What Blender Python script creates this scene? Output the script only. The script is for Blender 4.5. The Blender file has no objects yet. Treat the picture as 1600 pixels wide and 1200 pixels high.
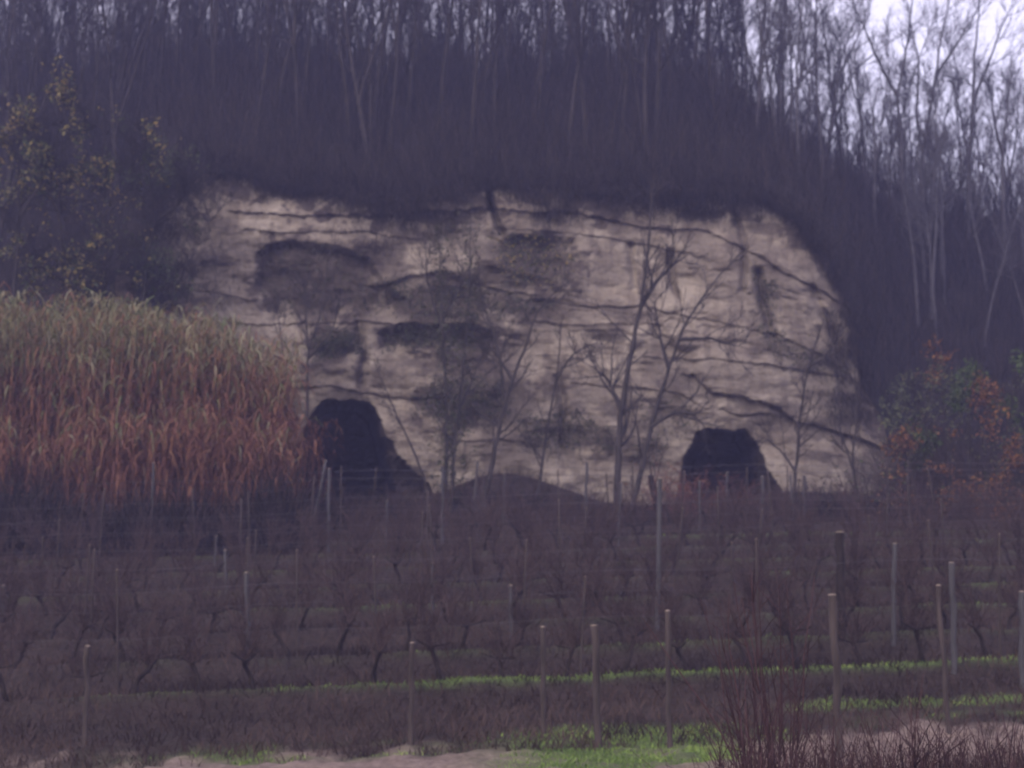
import bpy, math, random
import numpy as np

# ------------------------------------------------------------------ camera, sky, light, exposure
scn = bpy.context.scene
COL = scn.collection
F = 2540.0                      # focal length in photo pixels (photo 1600 wide)
TH = math.atan(400.0 / F)       # camera looks up towards the wooded slope
cam_d = bpy.data.cameras.new('camera')
cam = bpy.data.objects.new('camera', cam_d)
COL.objects.link(cam)
cam_d.sensor_width = 36.0
cam_d.lens = 36.0 * F / 1600.0
cam_d.clip_start = 0.1
cam_d.clip_end = 2000.0
cam.location = (0, 0, 0)
cam.rotation_euler = (math.pi / 2 + TH, 0, 0)
cam_d.dof.use_dof = True
cam_d.dof.focus_distance = 8.0
cam_d.dof.aperture_fstop = 3.1
scn.camera = cam

W = bpy.data.worlds.new('World')
scn.world = W
W.use_nodes = True
wn = W.node_tree
wn.nodes.clear()
SUN_EL, SUN_AZ = 38.0, -150.0
sky = wn.nodes.new('ShaderNodeTexSky')
sky.sky_type = 'NISHITA'
sky.sun_disc = False
sky.sun_elevation = math.radians(SUN_EL)
sky.sun_rotation = math.radians(SUN_AZ)
sky.dust_density = 4.0
b1 = wn.nodes.new('ShaderNodeBackground')
b1.inputs['Strength'].default_value = 0.05
wn.links.new(sky.outputs[0], b1.inputs['Color'])
b2 = wn.nodes.new('ShaderNodeBackground')      # the even overcast layer
b2.inputs['Color'].default_value = (0.92, 0.80, 0.96, 1)
b2.inputs['Strength'].default_value = 0.50
add = wn.nodes.new('ShaderNodeAddShader')
wo = wn.nodes.new('ShaderNodeOutputWorld')
wn.links.new(b1.outputs[0], add.inputs[0])
wn.links.new(b2.outputs[0], add.inputs[1])
wn.links.new(add.outputs[0], wo.inputs['Surface'])

sl = bpy.data.lights.new('sun', 'SUN')
sl.energy = 0.5
sl.angle = math.radians(25)
sl.color = (1.0, 0.93, 0.90)
so = bpy.data.objects.new('sun', sl)
COL.objects.link(so)
so.rotation_euler = (math.radians(90 - SUN_EL), 0, math.radians(-25))   # from behind and left of the camera, high

scn.view_settings.view_transform = 'Standard'
scn.view_settings.look = 'None'
scn.view_settings.exposure = 1.1
scn.view_settings.gamma = 1.0
scn.cycles.use_denoising = True
scn.cycles.max_bounces = 6
scn.cycles.diffuse_bounces = 3
scn.cycles.volume_bounces = 1
scn.cycles.transparent_max_bounces = 8

R = np.random.default_rng(11)
random.seed(5)
fwd = np.array([0, math.cos(TH), math.sin(TH)])
upv = np.array([0, -math.sin(TH), math.cos(TH)])


def at(px, py, Y):
    """world point seen at photo pixel (px, py) at distance Y in front of the camera"""
    px = np.asarray(px, float); py = np.asarray(py, float); Y = np.asarray(Y, float)
    a = (px - 800) / F; b = (600 - py) / F
    dy = fwd[1] + b * upv[1]; dz = fwd[2] + b * upv[2]
    s = Y / dy
    return np.stack(np.broadcast_arrays(a * s, Y, dz * s), -1)


# ------------------------------------------------------------------ noise
_T = np.random.default_rng(3).random((256, 256))


def vn(x, y, seed=0):
    x = np.asarray(x, float) + seed * 17.3; y = np.asarray(y, float) + seed * 9.1
    xi = np.floor(x).astype(int); yi = np.floor(y).astype(int)
    fx = x - xi; fy = y - yi
    fx = fx * fx * (3 - 2 * fx); fy = fy * fy * (3 - 2 * fy)
    a = _T[xi & 255, yi & 255]; b = _T[(xi + 1) & 255, yi & 255]
    c = _T[xi & 255, (yi + 1) & 255]; d = _T[(xi + 1) & 255, (yi + 1) & 255]
    return (a * (1 - fx) + b * fx) * (1 - fy) + (c * (1 - fx) + d * fx) * fy


def fbm(x, y, o=4, seed=0, g=0.5):
    s = 0; a = 1.0; n = 0
    x = np.asarray(x, float); y = np.asarray(y, float)
    for i in range(o):
        s = s + a * vn(x * 2 ** i, y * 2 ** i, seed + i * 3); n += a; a *= g
    return s / n - 0.5


def ss(a, b, x):
    t = np.clip((np.asarray(x, float) - a) / (b - a), 0, 1)
    return t * t * (3 - 2 * t)


def seg_dist(x, y, pts):
    best = np.full(np.shape(x), 1e9); sgn = np.zeros(np.shape(x))
    for (x0, y0), (x1, y1) in zip(pts[:-1], pts[1:]):
        dx, dy = x1 - x0, y1 - y0
        t = np.clip(((x - x0) * dx + (y - y0) * dy) / (dx * dx + dy * dy + 1e-9), 0, 1)
        ex = x - (x0 + t * dx); ey = y - (y0 + t * dy)
        d = np.sqrt(ex * ex + ey * ey)
        m = d < best
        best = np.where(m, d, best); sgn = np.where(m, ey, sgn)
    return best, sgn


def poly_sd(x, y, pts):
    """signed distance to a polygon, positive inside"""
    d, _ = seg_dist(x, y, pts + [pts[0]])
    ins = np.zeros(np.shape(x), bool)
    n = len(pts)
    for i in range(n):
        x0, y0 = pts[i]; x1, y1 = pts[(i + 1) % n]
        c = ((y0 > y) != (y1 > y)) & (x < (x1 - x0) * (y - y0) / ((y1 - y0) if y1 != y0 else 1e-9) + x0)
        ins ^= c
    return np.where(ins, d, -d)


# ------------------------------------------------------------------ mesh helpers
def mesh_q(name, V, Q, mat, attrs=None, smooth=False):
    me = bpy.data.meshes.new(name)
    V = np.ascontiguousarray(V, np.float32); Q = np.ascontiguousarray(Q, np.int32)
    me.vertices.add(len(V)); me.vertices.foreach_set('co', V.ravel())
    k = Q.shape[1]
    me.loops.add(Q.size); me.loops.foreach_set('vertex_index', Q.ravel())
    me.polygons.add(len(Q))
    me.polygons.foreach_set('loop_start', np.arange(0, Q.size, k, dtype=np.int32))
    me.update(calc_edges=True)
    if smooth:
        me.polygons.foreach_set('use_smooth', np.ones(len(Q), bool))
    for an, av in (attrs or {}).items():
        at_ = me.attributes.new(an, 'FLOAT', 'POINT')
        at_.data.foreach_set('value', np.ascontiguousarray(av, np.float32).ravel())
    me.materials.append(mat)
    me.validate()
    return me


def link(name, me, parent=None, loc=None):
    o = bpy.data.objects.new(name, me)
    COL.objects.link(o)
    if parent is not None: o.parent = parent
    if loc is not None: o.location = loc
    return o


def tag(o, label=None, cat=None, group=None, kind=None):
    if label: o['label'] = label
    if cat: o['category'] = cat
    if group: o['group'] = group
    if kind: o['kind'] = kind
    return o


def thing(name, label, cat, loc, group=None, rz=0.0):
    o = bpy.data.objects.new(name, None)
    COL.objects.link(o)
    o.empty_display_size = 0.2
    o.location = loc; o.rotation_euler = (0, 0, rz)
    return tag(o, label, cat, group)


def grid_q(nr, nc):
    i = np.arange(nr - 1)[:, None] * nc + np.arange(nc - 1)[None]
    return np.stack([i, i + 1, i + nc + 1, i + nc], -1).reshape(-1, 4)


class MB:
    """collects tubes, leaves and blades, all quads"""
    def __init__(s): s.V = []; s.Q = []; s.A = []; s.n = 0

    def raw(s, V, Q, a=None):
        s.V.append(V); s.Q.append(Q + s.n); s.n += len(V)
        s.A.append(np.full(len(V), 0.0) if a is None else a)

    def tube(s, P, r, sides=4, a=0.0):
        P = np.asarray(P, float); n = len(P)
        r = np.broadcast_to(np.asarray(r, float), (n,))
        T = np.empty_like(P); T[1:-1] = P[2:] - P[:-2]; T[0] = P[1] - P[0]; T[-1] = P[-1] - P[-2]
        T /= (np.linalg.norm(T, axis=1, keepdims=True) + 1e-9)
        ref = np.array([1.0, 0.13, 0.0]) if abs(T[0, 0]) < 0.8 else np.array([0.0, 1.0, 0.1])
        U = np.cross(T, ref); U /= (np.linalg.norm(U, axis=1, keepdims=True) + 1e-9)
        Wv = np.cross(T, U)
        an = np.arange(sides) * 2 * math.pi / sides
        V = P[:, None] + r[:, None, None] * (np.cos(an)[None, :, None] * U[:, None] + np.sin(an)[None, :, None] * Wv[:, None])
        i = np.arange(n - 1)[:, None] * sides; j = np.arange(sides)[None]; j2 = (j + 1) % sides
        Q = np.stack([i + j, i + j2, i + sides + j2, i + sides + j], -1).reshape(-1, 4)
        s.raw(V.reshape(-1, 3), Q, np.full(n * sides, a))

    def ribbons(s, pts, w, wdir, a):
        """pts (N,k,3) centre lines, w (N,k) half widths, wdir (N,3), a (N,) or (N,k)"""
        N, k, _ = pts.shape
        L = pts - wdir[:, None] * w[..., None]; Rr = pts + wdir[:, None] * w[..., None]
        V = np.stack([L, Rr], 2).reshape(-1, 3)
        b = (np.arange(N) * 2 * k)[:, None] + np.arange(k - 1)[None] * 2
        Q = np.stack([b, b + 1, b + 3, b + 2], -1).reshape(-1, 4)
        a = np.asarray(a, float)
        if a.ndim == 1: a = np.repeat(a[:, None], k, 1)
        s.raw(V, Q, np.repeat(a, 2, 1).ravel())

    def leaves(s, C, size, a):
        """free leaf quads at centres C"""
        N = len(C)
        if N == 0: return
        u = R.normal(size=(N, 3)); u /= np.linalg.norm(u, axis=1, keepdims=True)
        v = np.cross(u, R.normal(size=(N, 3))); v /= np.linalg.norm(v, axis=1, keepdims=True)
        sz = (size * R.uniform(0.6, 1.3, N))[:, None]
        V = np.stack([C - u * sz, C + v * sz * 0.45, C + u * sz, C - v * sz * 0.45], 1).reshape(-1, 3)
        Q = np.arange(N * 4).reshape(-1, 4)
        s.raw(V, Q, np.repeat(np.broadcast_to(a, (N,)), 4))

    def mesh(s, name, mat, smooth=False):
        return mesh_q(name, np.concatenate(s.V), np.concatenate(s.Q), mat, {'tone': np.concatenate(s.A)}, smooth)


# ------------------------------------------------------------------ materials
def mat_new(name):
    m = bpy.data.materials.new(name)
    m.use_nodes = True
    nt = m.node_tree
    b = nt.nodes['Principled BSDF']
    b.inputs['Roughness'].default_value = 0.9
    b.inputs['Specular IOR Level'].default_value = 0.15
    return m, nt, b


def N_(nt, t, **kw):
    n = nt.nodes.new(t)
    for k, v in kw.items():
        if k.startswith('_'):
            setattr(n, k[1:], v)
        else:
            n.inputs[k].default_value = v
    return n


def noise(nt, scale, detail=5, sc=(1, 1, 1), rough=0.6, dist=0.0):
    tc = N_(nt, 'ShaderNodeTexCoord'); mp = N_(nt, 'ShaderNodeMapping')
    mp.inputs['Scale'].default_value = sc
    nt.links.new(tc.outputs['Object'], mp.inputs['Vector'])
    n = N_(nt, 'ShaderNodeTexNoise', Scale=scale, Detail=detail, Roughness=rough, Distortion=dist)
    nt.links.new(mp.outputs[0], n.inputs['Vector'])
    return n.outputs['Fac']


def ramp(nt, fac, stops):
    r = nt.nodes.new('ShaderNodeValToRGB')
    e = r.color_ramp.elements
    while len(e) < len(stops): e.new(0.5)
    for el, (p, c) in zip(e, stops):
        el.position = p; el.color = (*c, 1)
    nt.links.new(fac, r.inputs[0])
    return r.outputs[0]


def mix(nt, fac, a, b, mode='MIX'):
    m = nt.nodes.new('ShaderNodeMix'); m.data_type = 'RGBA'; m.blend_type = mode
    for s, v in ((0, fac), (6, a), (7, b)):
        if hasattr(v, 'links'): nt.links.new(v, m.inputs[s])
        elif isinstance(v, (int, float)): m.inputs[s].default_value = v
        else: m.inputs[s].default_value = (*v, 1)
    return m.outputs[2]


def bump(nt, b, h, strength=0.5, dist=0.05):
    n = N_(nt, 'ShaderNodeBump', Strength=strength, Distance=dist)
    nt.links.new(h, n.inputs['Height']); nt.links.new(n.outputs[0], b.inputs['Normal'])


def attr(nt, name):
    a = nt.nodes.new('ShaderNodeAttribute'); a.attribute_name = name
    return a.outputs['Fac']


def tone_mat(name, stops, sub=0.0, var=0.0):
    """colour picked by the 'tone' value of each leaf / blade / stem"""
    m, nt, b = mat_new(name)
    c = ramp(nt, attr(nt, 'tone'), stops)
    if var:
        f = noise(nt, 9.0, 3)
        k = ramp(nt, f, [(0.3, (1 - var,) * 3), (0.7, (1 + var * 0.0,) * 3)])
        c = mix(nt, 1.0, c, k, 'MULTIPLY')
    nt.links.new(c, b.inputs['Base Color'])
    if sub:
        tr = N_(nt, 'ShaderNodeBsdfTranslucent'); nt.links.new(c, tr.inputs['Color'])
        mx = N_(nt, 'ShaderNodeMixShader', Fac=sub)
        out = nt.nodes['Material Output']
        nt.links.new(b.outputs[0], mx.inputs[1]); nt.links.new(tr.outputs[0], mx.inputs[2])
        nt.links.new(mx.outputs[0], out.inputs['Surface'])
    return m


# bark
def bark(name, c0, c1, sc=6):
    m, nt, b = mat_new(name)
    f = noise(nt, sc, 6, (1, 1, 0.25))
    nt.links.new(ramp(nt, f, [(0.35, c0), (0.65, c1)]), b.inputs['Base Color'])
    bump(nt, b, f, 0.6, 0.02)
    return m


M_bark = bark('bark_dark', (0.0175, 0.0147, 0.0141), (0.0440, 0.0363, 0.0339))
M_bark_near = bark('bark_grey', (0.0245, 0.0203, 0.0196), (0.0560, 0.0476, 0.0448))
M_bark_sky_glow = bark('bark_sky_glow', (0.0450, 0.0425, 0.0475), (0.0950, 0.0900, 0.1000))  # bark lightened: lens glow against the bright sky put into the colour
M_twig_sky_glow = None
M_twig = tone_mat('twig', [(0.0, (0.0137, 0.0107, 0.0107)), (1.0, (0.0317, 0.0263, 0.0253))])
M_twig_near = tone_mat('twig_near', [(0.0, (0.0208, 0.0160, 0.0152)), (1.0, (0.0480, 0.0376, 0.0360))])
M_cane = tone_mat('vine_cane', [(0.0, (0.0337, 0.0214, 0.0214)), (1.0, (0.0796, 0.0538, 0.0520))])
M_vine = bark('vine_bark', (0.0126, 0.0091, 0.0091), (0.0315, 0.0238, 0.0224), 14)
M_leaf_yellow = tone_mat('yellow_green_leaf', [(0.0, (0.0374, 0.0468, 0.0281)), (0.55, (0.0655, 0.0796, 0.0421)), (0.8, (0.2808, 0.2246, 0.0842)), (1.0, (0.3744, 0.2527, 0.0749))], 0.25)
M_leaf_green = tone_mat('green_leaf', [(0.0, (0.03, 0.045, 0.022)), (1.0, (0.09, 0.13, 0.045))], 0.2)
M_leaf_orange = tone_mat('orange_leaf', [(0.0, (0.0631, 0.0379, 0.0325)), (0.5, (0.1516, 0.0689, 0.0405)), (1.0, (0.2654, 0.1309, 0.0485))], 0.25)
M_leaf_ivy = tone_mat('ivy_leaf', [(0.0, (0.03, 0.035, 0.022)), (1.0, (0.085, 0.085, 0.05))], 0.1)
M_reed = tone_mat('reed_leaf', [(0.0, (0.0697, 0.0344, 0.0295)), (0.3, (0.1558, 0.0672, 0.0476)), (0.55, (0.2460, 0.1230, 0.0738)), (0.75, (0.1640, 0.1558, 0.0697)), (0.9, (0.1148, 0.1476, 0.0615)), (1.0, (0.2952, 0.2788, 0.1722))], 0.2)
M_dry = tone_mat('dry_weed', [(0.0, (0.0209, 0.0137, 0.0132)), (0.5, (0.0509, 0.0335, 0.0299)), (0.85, (0.0778, 0.0539, 0.0466)), (1.0, (0.0479, 0.0568, 0.0239))])
M_under = tone_mat('undergrowth_leaf', [(0.0, (0.0503, 0.0591, 0.0405)), (0.35, (0.1076, 0.1211, 0.0675)), (0.6, (0.1578, 0.1165, 0.0675)), (1.0, (0.3156, 0.1552, 0.0759))], 0.15)
M_brush_brown = tone_mat('brush_brown', [(0.0, (0.0202, 0.0137, 0.0130)), (1.0, (0.0612, 0.0418, 0.0374))])
M_russet = tone_mat('russet_stem', [(0.0, (0.0800, 0.0384, 0.0352)), (1.0, (0.1920, 0.0880, 0.0768))])
M_brush = tone_mat('brush_twig', [(0.0, (0.005, 0.004, 0.004)), (0.6, (0.016, 0.012, 0.012)), (1.0, (0.062, 0.048, 0.046))])
M_grass = tone_mat('grass_blade', [(0.0, (0.0825, 0.1375, 0.0413)), (0.7, (0.2338, 0.3300, 0.0825)), (1.0, (0.3850, 0.4263, 0.1512))], 0.2)
M_redstem = tone_mat('red_stem', [(0.0, (0.028, 0.015, 0.018)), (1.0, (0.075, 0.042, 0.045))])

M_post, nt, b = mat_new('post_grey')
f = noise(nt, 7, 6, (1, 1, 0.2))
nt.links.new(ramp(nt, f, [(0.3, (0.042, 0.040, 0.043)), (0.7, (0.08, 0.076, 0.08))]), b.inputs['Base Color'])
bump(nt, b, f, 0.5, 0.01)
M_post_brown, nt, b = mat_new('post_wood')
f = noise(nt, 9, 6, (1, 1, 0.15))
nt.links.new(ramp(nt, f, [(0.3, (0.03, 0.024, 0.023)), (0.7, (0.085, 0.067, 0.062))]), b.inputs['Base Color'])
bump(nt, b, f, 0.6, 0.01)
M_cut, nt, b = mat_new('cut_wood')
f = noise(nt, 30, 3)
nt.links.new(ramp(nt, f, [(0.3, (0.14, 0.11, 0.09)), (0.7, (0.22, 0.18, 0.15))]), b.inputs['Base Color'])
M_wire, nt, b = mat_new('wire')
f = noise(nt, 3, 3)
nt.links.new(ramp(nt, f, [(0.3, (0.05, 0.045, 0.05)), (0.7, (0.11, 0.10, 0.11))]), b.inputs['Base Color'])
b.inputs['Roughness'].default_value = 0.6

# cliff sandstone
M_cliff, nt, b = mat_new('sandstone')
big = noise(nt, 0.5, 6, (1, 1, 1.6), 0.65, 0.6)
strat = noise(nt, 1.0, 7, (0.35, 0.35, 3.2), 0.65, 0.3)
fine = noise(nt, 7, 6, (1, 1, 1), 0.7)
c = ramp(nt, big, [(0.32, (0.1764, 0.1452, 0.1188)), (0.5, (0.2477, 0.2101, 0.1692)), (0.7, (0.3227, 0.2790, 0.2267))])
c = mix(nt, 1.0, c, ramp(nt, strat, [(0.30, (0.80, 0.78, 0.77)), (0.5, (0.97, 0.97, 0.96)), (0.7, (1.05, 1.03, 1.0))]), 'MULTIPLY')
c = mix(nt, 1.0, c, ramp(nt, fine, [(0.3, (0.78, 0.78, 0.78)), (0.55, (1, 1, 1))]), 'MULTIPLY')
run = noise(nt, 1.3, 6, (2.2, 2.2, 0.3), 0.6)
c = mix(nt, 1.0, c, ramp(nt, run, [(0.33, (0.72, 0.69, 0.67)), (0.52, (1, 1, 1))]), 'MULTIPLY')
c = mix(nt, ramp(nt, attr(nt, 'lichen'), [(0.15, (0, 0, 0)), (0.75, (1, 1, 1))]), c,
        ramp(nt, fine, [(0.3, (0.036, 0.028, 0.024)), (0.7, (0.092, 0.072, 0.062))]))
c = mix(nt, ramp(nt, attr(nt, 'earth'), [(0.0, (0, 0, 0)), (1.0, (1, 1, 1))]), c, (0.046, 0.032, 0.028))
nt.links.new(c, b.inputs['Base Color'])
bump(nt, b, mix(nt, 0.5, strat, fine), 0.5, 0.08)

# ground
M_ground, nt, b = mat_new('vineyard_soil')
n1 = noise(nt, 1.2, 7); n2 = noise(nt, 9, 6); n3 = noise(nt, 40, 4)
soil = ramp(nt, n2, [(0.3, (0.1235, 0.0918, 0.0771)), (0.7, (0.2471, 0.1913, 0.1616))])
dead = ramp(nt, n2, [(0.3, (0.0212, 0.0154, 0.0138)), (0.7, (0.0504, 0.0360, 0.0318))])
gr = ramp(nt, n3, [(0.3, (0.05, 0.075, 0.028)), (0.7, (0.12, 0.17, 0.05))])
c = mix(nt, attr(nt, 'soil'), dead, soil)
c = mix(nt, attr(nt, 'green'), c, gr)
c = mix(nt, 1.0, c, ramp(nt, n1, [(0.3, (0.72, 0.72, 0.72)), (0.6, (1, 1, 1))]), 'MULTIPLY')
nt.links.new(c, b.inputs['Base Color'])
bump(nt, b, n2, 1.0, 0.08)

M_hill, nt, b = mat_new('leaf_litter')
n1 = noise(nt, 0.7, 7); n2 = noise(nt, 6, 6)
c = ramp(nt, n2, [(0.3, (0.0096, 0.0072, 0.0066)), (0.7, (0.0270, 0.0192, 0.0168))])
c = mix(nt, 1.0, c, ramp(nt, n1, [(0.3, (0.6, 0.6, 0.6)), (0.65, (1, 1, 1))]), 'MULTIPLY')
nt.links.new(c, b.inputs['Base Color'])
bump(nt, b, n2, 1.0, 0.15)


# ------------------------------------------------------------------ ground sheet
ROWS = [25.2, 27.5, 29.8, 32.1, 34.4, 36.7, 39.0, 41.2, 43.3]
_ky = np.array([-200, -60, 0, 14, 21.5, 49.0, 52, 400])
_kz = np.array([-3.0, -2.2, -1.6, -1.62, -1.45, 3.92, 4.1, 4.3])


def rowy(y, x):
    """distance coordinate that follows the rows, which swing away a little on the right"""
    return y - 0.02 * x


def ground_z(x, y):
    x = np.asarray(x, float); y = np.asarray(y, float)
    z = np.interp(y, _ky, _kz)
    tilt = 0.036 * ss(14, 22, y) * (1 - 0.75 * ss(28, 46, y))
    z = z + tilt * np.clip(x, -14, 14)
    yr = rowy(y, x)
    for r in ROWS:                                   # every row stands on a narrow flat step above a bank
        z = z + 0.17 * np.exp(-((yr - r + 0.15) / 0.55) ** 2)
    z = z + 1.15 * np.exp(-(((x + 0.2) / 2.3) ** 2 + ((y - 48.2) / 1.5) ** 2)) * (x > -9)
    z = z + 0.5 * np.exp(-(((x - 8.5) / 3.0) ** 2 + ((y - 48.2) / 1.3) ** 2))
    z = z + 0.10 * fbm(x * 0.5, y * 0.5, 4, 2) + 0.07 * fbm(x * 2.5, y * 2.5, 3, 5)
    return z


def on_ground(px, py, ymin=12.0):
    """where the sight line through (px, py) meets the ground"""
    Ys = np.arange(ymin, 49.5, 0.04)
    P = at(px, py, Ys)
    d = ground_z(P[:, 0], P[:, 1]) - P[:, 2]
    k = np.argmax(d > 0) if (d > 0).any() else len(Ys) - 1
    p = P[k].copy(); p[2] = ground_z(p[0], p[1])
    return p


def green_mask(x, y):
    yr = rowy(y, x)
    n = fbm(x * 0.35, y * 0.9, 3, 31)
    nn = fbm(x * 1.7, y * 2.5, 3, 33)
    px = 800 + x / y * F
    s1 = np.exp(-((yr - 25.15) / 0.24) ** 2) * (0.40 + 0.95 * ss(480, 640, px)) * ss(60, 260, px) * (0.55 + 0.75 * vn(x * 0.9, y * 0.5, 35))
    s1b = np.exp(-((yr - 23.3) / 0.26) ** 2) * ss(1180, 1280, px)
    m = np.maximum(s1, s1b) + nn * 0.9 * (np.maximum(s1, s1b) > 0.15)
    for r, k in ((27.5, 0.2), (29.8, 0.32), (32.1, 0.2), (34.4, 0.35), (36.7, 0.30), (39.0, 0.38), (41.2, 0.3)):
        kk = k * (0.35 + 0.65 * ss(700, 1050, px))
        m = np.maximum(m, 0.75 * np.exp(-((yr - r + 0.1) / 0.28) ** 2) * (kk + 1.3 * n + 0.9 * nn))
    patch = ss(680, 860, px) * (1 - ss(1080, 1210, px)) * ss(18.2, 20.2, y) * (1 - ss(22.3, 23.0, y))
    patch2 = ss(60, 380, px) * (1 - ss(1200, 1300, px)) * ss(21.0, 21.5, y) * (1 - ss(22.0, 22.6, y)) * 0.55
    patch3 = ss(1250, 1400, px) * ss(22.0, 22.4, y) * (1 - ss(22.7, 23.0, y)) * 0.7
    m = np.maximum(m, np.maximum(patch * (0.85 + 1.5 * nn + n), np.maximum(patch2, patch3) * (0.6 + 2.5 * nn + 1.2 * n)))
    return np.clip(m, 0, 1)


def soil_mask(x, y):
    px = 800 + x / np.maximum(y, 1) * F
    edge = 21.5 + 0.5 * ss(1150, 1320, px) + fbm(x * 0.8, y * 0.8, 3, 41) * 1.4 + fbm(x * 3.1, y * 2.2, 4, 42) * 1.5
    return 1 - ss(-0.55, 0.55, y - edge)


xs = np.concatenate([np.linspace(-150, -21, 30)[:-1], np.arange(-21, 21, 0.10), np.linspace(21, 150, 30)])
ys = np.concatenate([np.linspace(-150, 12, 40)[:-1], np.arange(12, 26, 0.07), np.arange(26, 50.5, 0.13), np.linspace(50.6, 150, 20)])
GX, GY = np.meshgrid(xs, ys)
GZ = ground_z(GX, GY)
sm = soil_mask(GX, GY) * (GY > 0)
GZ = GZ + sm * (0.22 * fbm(GX * 3.1, GY * 3.1, 5, 55, 0.65)) * (GY < 24)
GZ = np.where(GY > 51, GZ - 0.6, GZ)
me = mesh_q('ground', np.stack([GX, GY, GZ], -1).reshape(-1, 3), grid_q(len(ys), len(xs)), M_ground,
            {'soil': sm.ravel(), 'green': green_mask(GX, np.maximum(GY, 5)).ravel() * (GY > 12).ravel()}, True)
tag(link('ground', me), kind='structure')

# ------------------------------------------------------------------ cliff
RIM = np.array([(-3000, 800), (-400, 640), (0, 500), (150, 450), (215, 400), (245, 320), (258, 285), (300, 268), (350, 262), (420, 282),
                (500, 292), (600, 312), (700, 302), (760, 284), (850, 298), (950, 300), (1050, 300), (1130, 298), (1200, 312),
                (1245, 338), (1288, 400), (1318, 462), (1340, 530), (1345, 600), (1376, 650), (1390, 700), (1410, 760), (1440, 800),
                (1600, 812), (4600, 850)], float)
RIDGE = np.array([(-3000, 260), (-300, 150), (0, 118), (200, 108), (300, 96), (500, 112), (680, 128), (760, 132), (900, 128), (1050, 120),
                  (1130, 160), (1210, 235), (1300, 290), (1400, 310), (1500, 330), (1600, 345), (1800, 400), (4600, 640)], float)


def rim_py(px): return np.interp(px, RIM[:, 0], RIM[:, 1])
def ridge_py(px): return np.interp(px, RIDGE[:, 0], RIDGE[:, 1])


def face_d(px, py):
    """distance of the undetailed rock face"""
    t = (820 - py) / 520.0
    d = 49.0 + 2.4 * t + 0.5 * np.clip((px - 800) / 500.0, -2, 2) ** 2 + 2.2 * np.clip((px - 1200) / 180.0, 0, 1.3) ** 2
    return d


LEDGES = [  # polyline, notch depth, half width px
    ([(370, 331), (470, 337), (600, 334), (760, 326), (900, 333), (1000, 354), (1100, 360), (1180, 398), (1280, 450), (1330, 484)], 0.45, 5),
    ([(385, 358), (480, 364), (560, 362), (650, 372)], 0.30, 4),
    ([(780, 355), (900, 366), (1000, 380), (1090, 400)], 0.25, 4),
    ([(830, 468), (930, 480), (1000, 478), (1100, 498), (1200, 522)], 0.30, 4),
    ([(800, 500), (900, 508), (1010, 505), (1100, 520)], 0.18, 3),
    ([(1010, 556), (1080, 560), (1150, 562), (1230, 576), (1335, 592)], 0.32, 4),
    ([(1085, 585), (1112, 612), (1165, 620), (1212, 634), (1240, 657), (1290, 668), (1375, 694)], 0.75, 7),
    ([(1128, 638), (1158, 650), (1195, 646)], 0.4, 4),
    ([(330, 505), (420, 506), (560, 503), (700, 508), (770, 520)], 0.35, 5),
    ([(430, 606), (520, 602), (600, 622), (700, 622)], 0.35, 4),
    ([(590, 448), (640, 430), (700, 425), (760, 448), (830, 462)], 0.45, 6),
    ([(300, 452), (360, 462), (395, 470)], 0.25, 4),
    ([(310, 414), (360, 412)], 0.2, 3),
    ([(900, 600), (1000, 606), (1060, 612), (1100, 640)], 0.25, 4),
    ([(1200, 520), (1260, 545), (1330, 580)], 0.2, 4),
]
_rg = np.random.default_rng(9)
FINE = []
for _ in range(34):                                  # thin broken bedding lines
    cx, cy = _rg.uniform(320, 1330), _rg.uniform(340, 760)
    ln = _rg.uniform(30, 130); sl = 0.02 + 0.22 * max(0.0, (cx - 850) / 500.0)
    FINE.append(([(cx + ln * (u - 0.5), cy + sl * ln * (u - 0.5) + _rg.normal(0, 2.2)) for u in np.linspace(0, 1, 6)], _rg.uniform(0.08, 0.24), _rg.uniform(1.6, 3.0)))
for cx, cy in ((880, 482), (960, 488), (1040, 500), (1110, 512), (900, 515), (1000, 522), (850, 470), (1130, 535), (930, 470), (1060, 488)):
    FINE.append(([(cx + 90 * (u - 0.5), cy + 10 * (u - 0.5) + _rg.normal(0, 2.0)) for u in np.linspace(0, 1, 6)], 0.2, 2.2))
CRACKS = [([(765, 296), (768, 326), (784, 362)], 0.8, 5), ([(1186, 425), (1192, 470), (1205, 525)], 0.5, 7),
          ([(1046, 392), (1050, 440), (1064, 470)], 0.4, 5), ([(1270, 450), (1300, 520), (1312, 560)], 0.3, 6),
          ([(872, 590), (880, 640), (878, 700)], 0.3, 6), ([(560, 500), (570, 560), (565, 600)], 0.4, 7),
          ([(1145, 330), (1165, 390), (1160, 450)], 0.3, 5), ([(985, 385), (990, 450)], 0.25, 6)]
ARC = [(402, 392), (428, 380), (480, 378), (530, 386), (578, 405), (600, 440), (632, 470), (600, 500), (540, 497), (430, 497), (398, 450)]
RECESS = [(ARC, 0.45, 12), ([(478, 512), (560, 512), (572, 552), (520, 572), (480, 560)], 0.3, 16),
          ([(585, 516), (640, 506), (740, 506), (776, 528), (760, 552), (680, 545), (600, 550)], 0.34, 14),
          ([(1020, 500), (1090, 560), (1110, 612), (1000, 600), (960, 580)], 0.25, 14),
          ([(760, 365), (900, 372), (905, 430), (820, 425), (770, 410)], 0.35, 16)]
CAVE1o = [(440, 860), (452, 745), (474, 676), (497, 632), (512, 624), (572, 627), (594, 650), (604, 682), (622, 712), (662, 748), (700, 800), (720, 860)]
CAVE1i = [(440, 860), (452, 745), (474, 676), (498, 638), (514, 630), (564, 632), (588, 655), (600, 700), (622, 760), (640, 860)]
CAVE2o = [(1040, 860), (1056, 790), (1068, 712), (1090, 674), (1110, 670), (1162, 672), (1180, 690), (1196, 725), (1222, 770), (1245, 860)]
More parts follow.
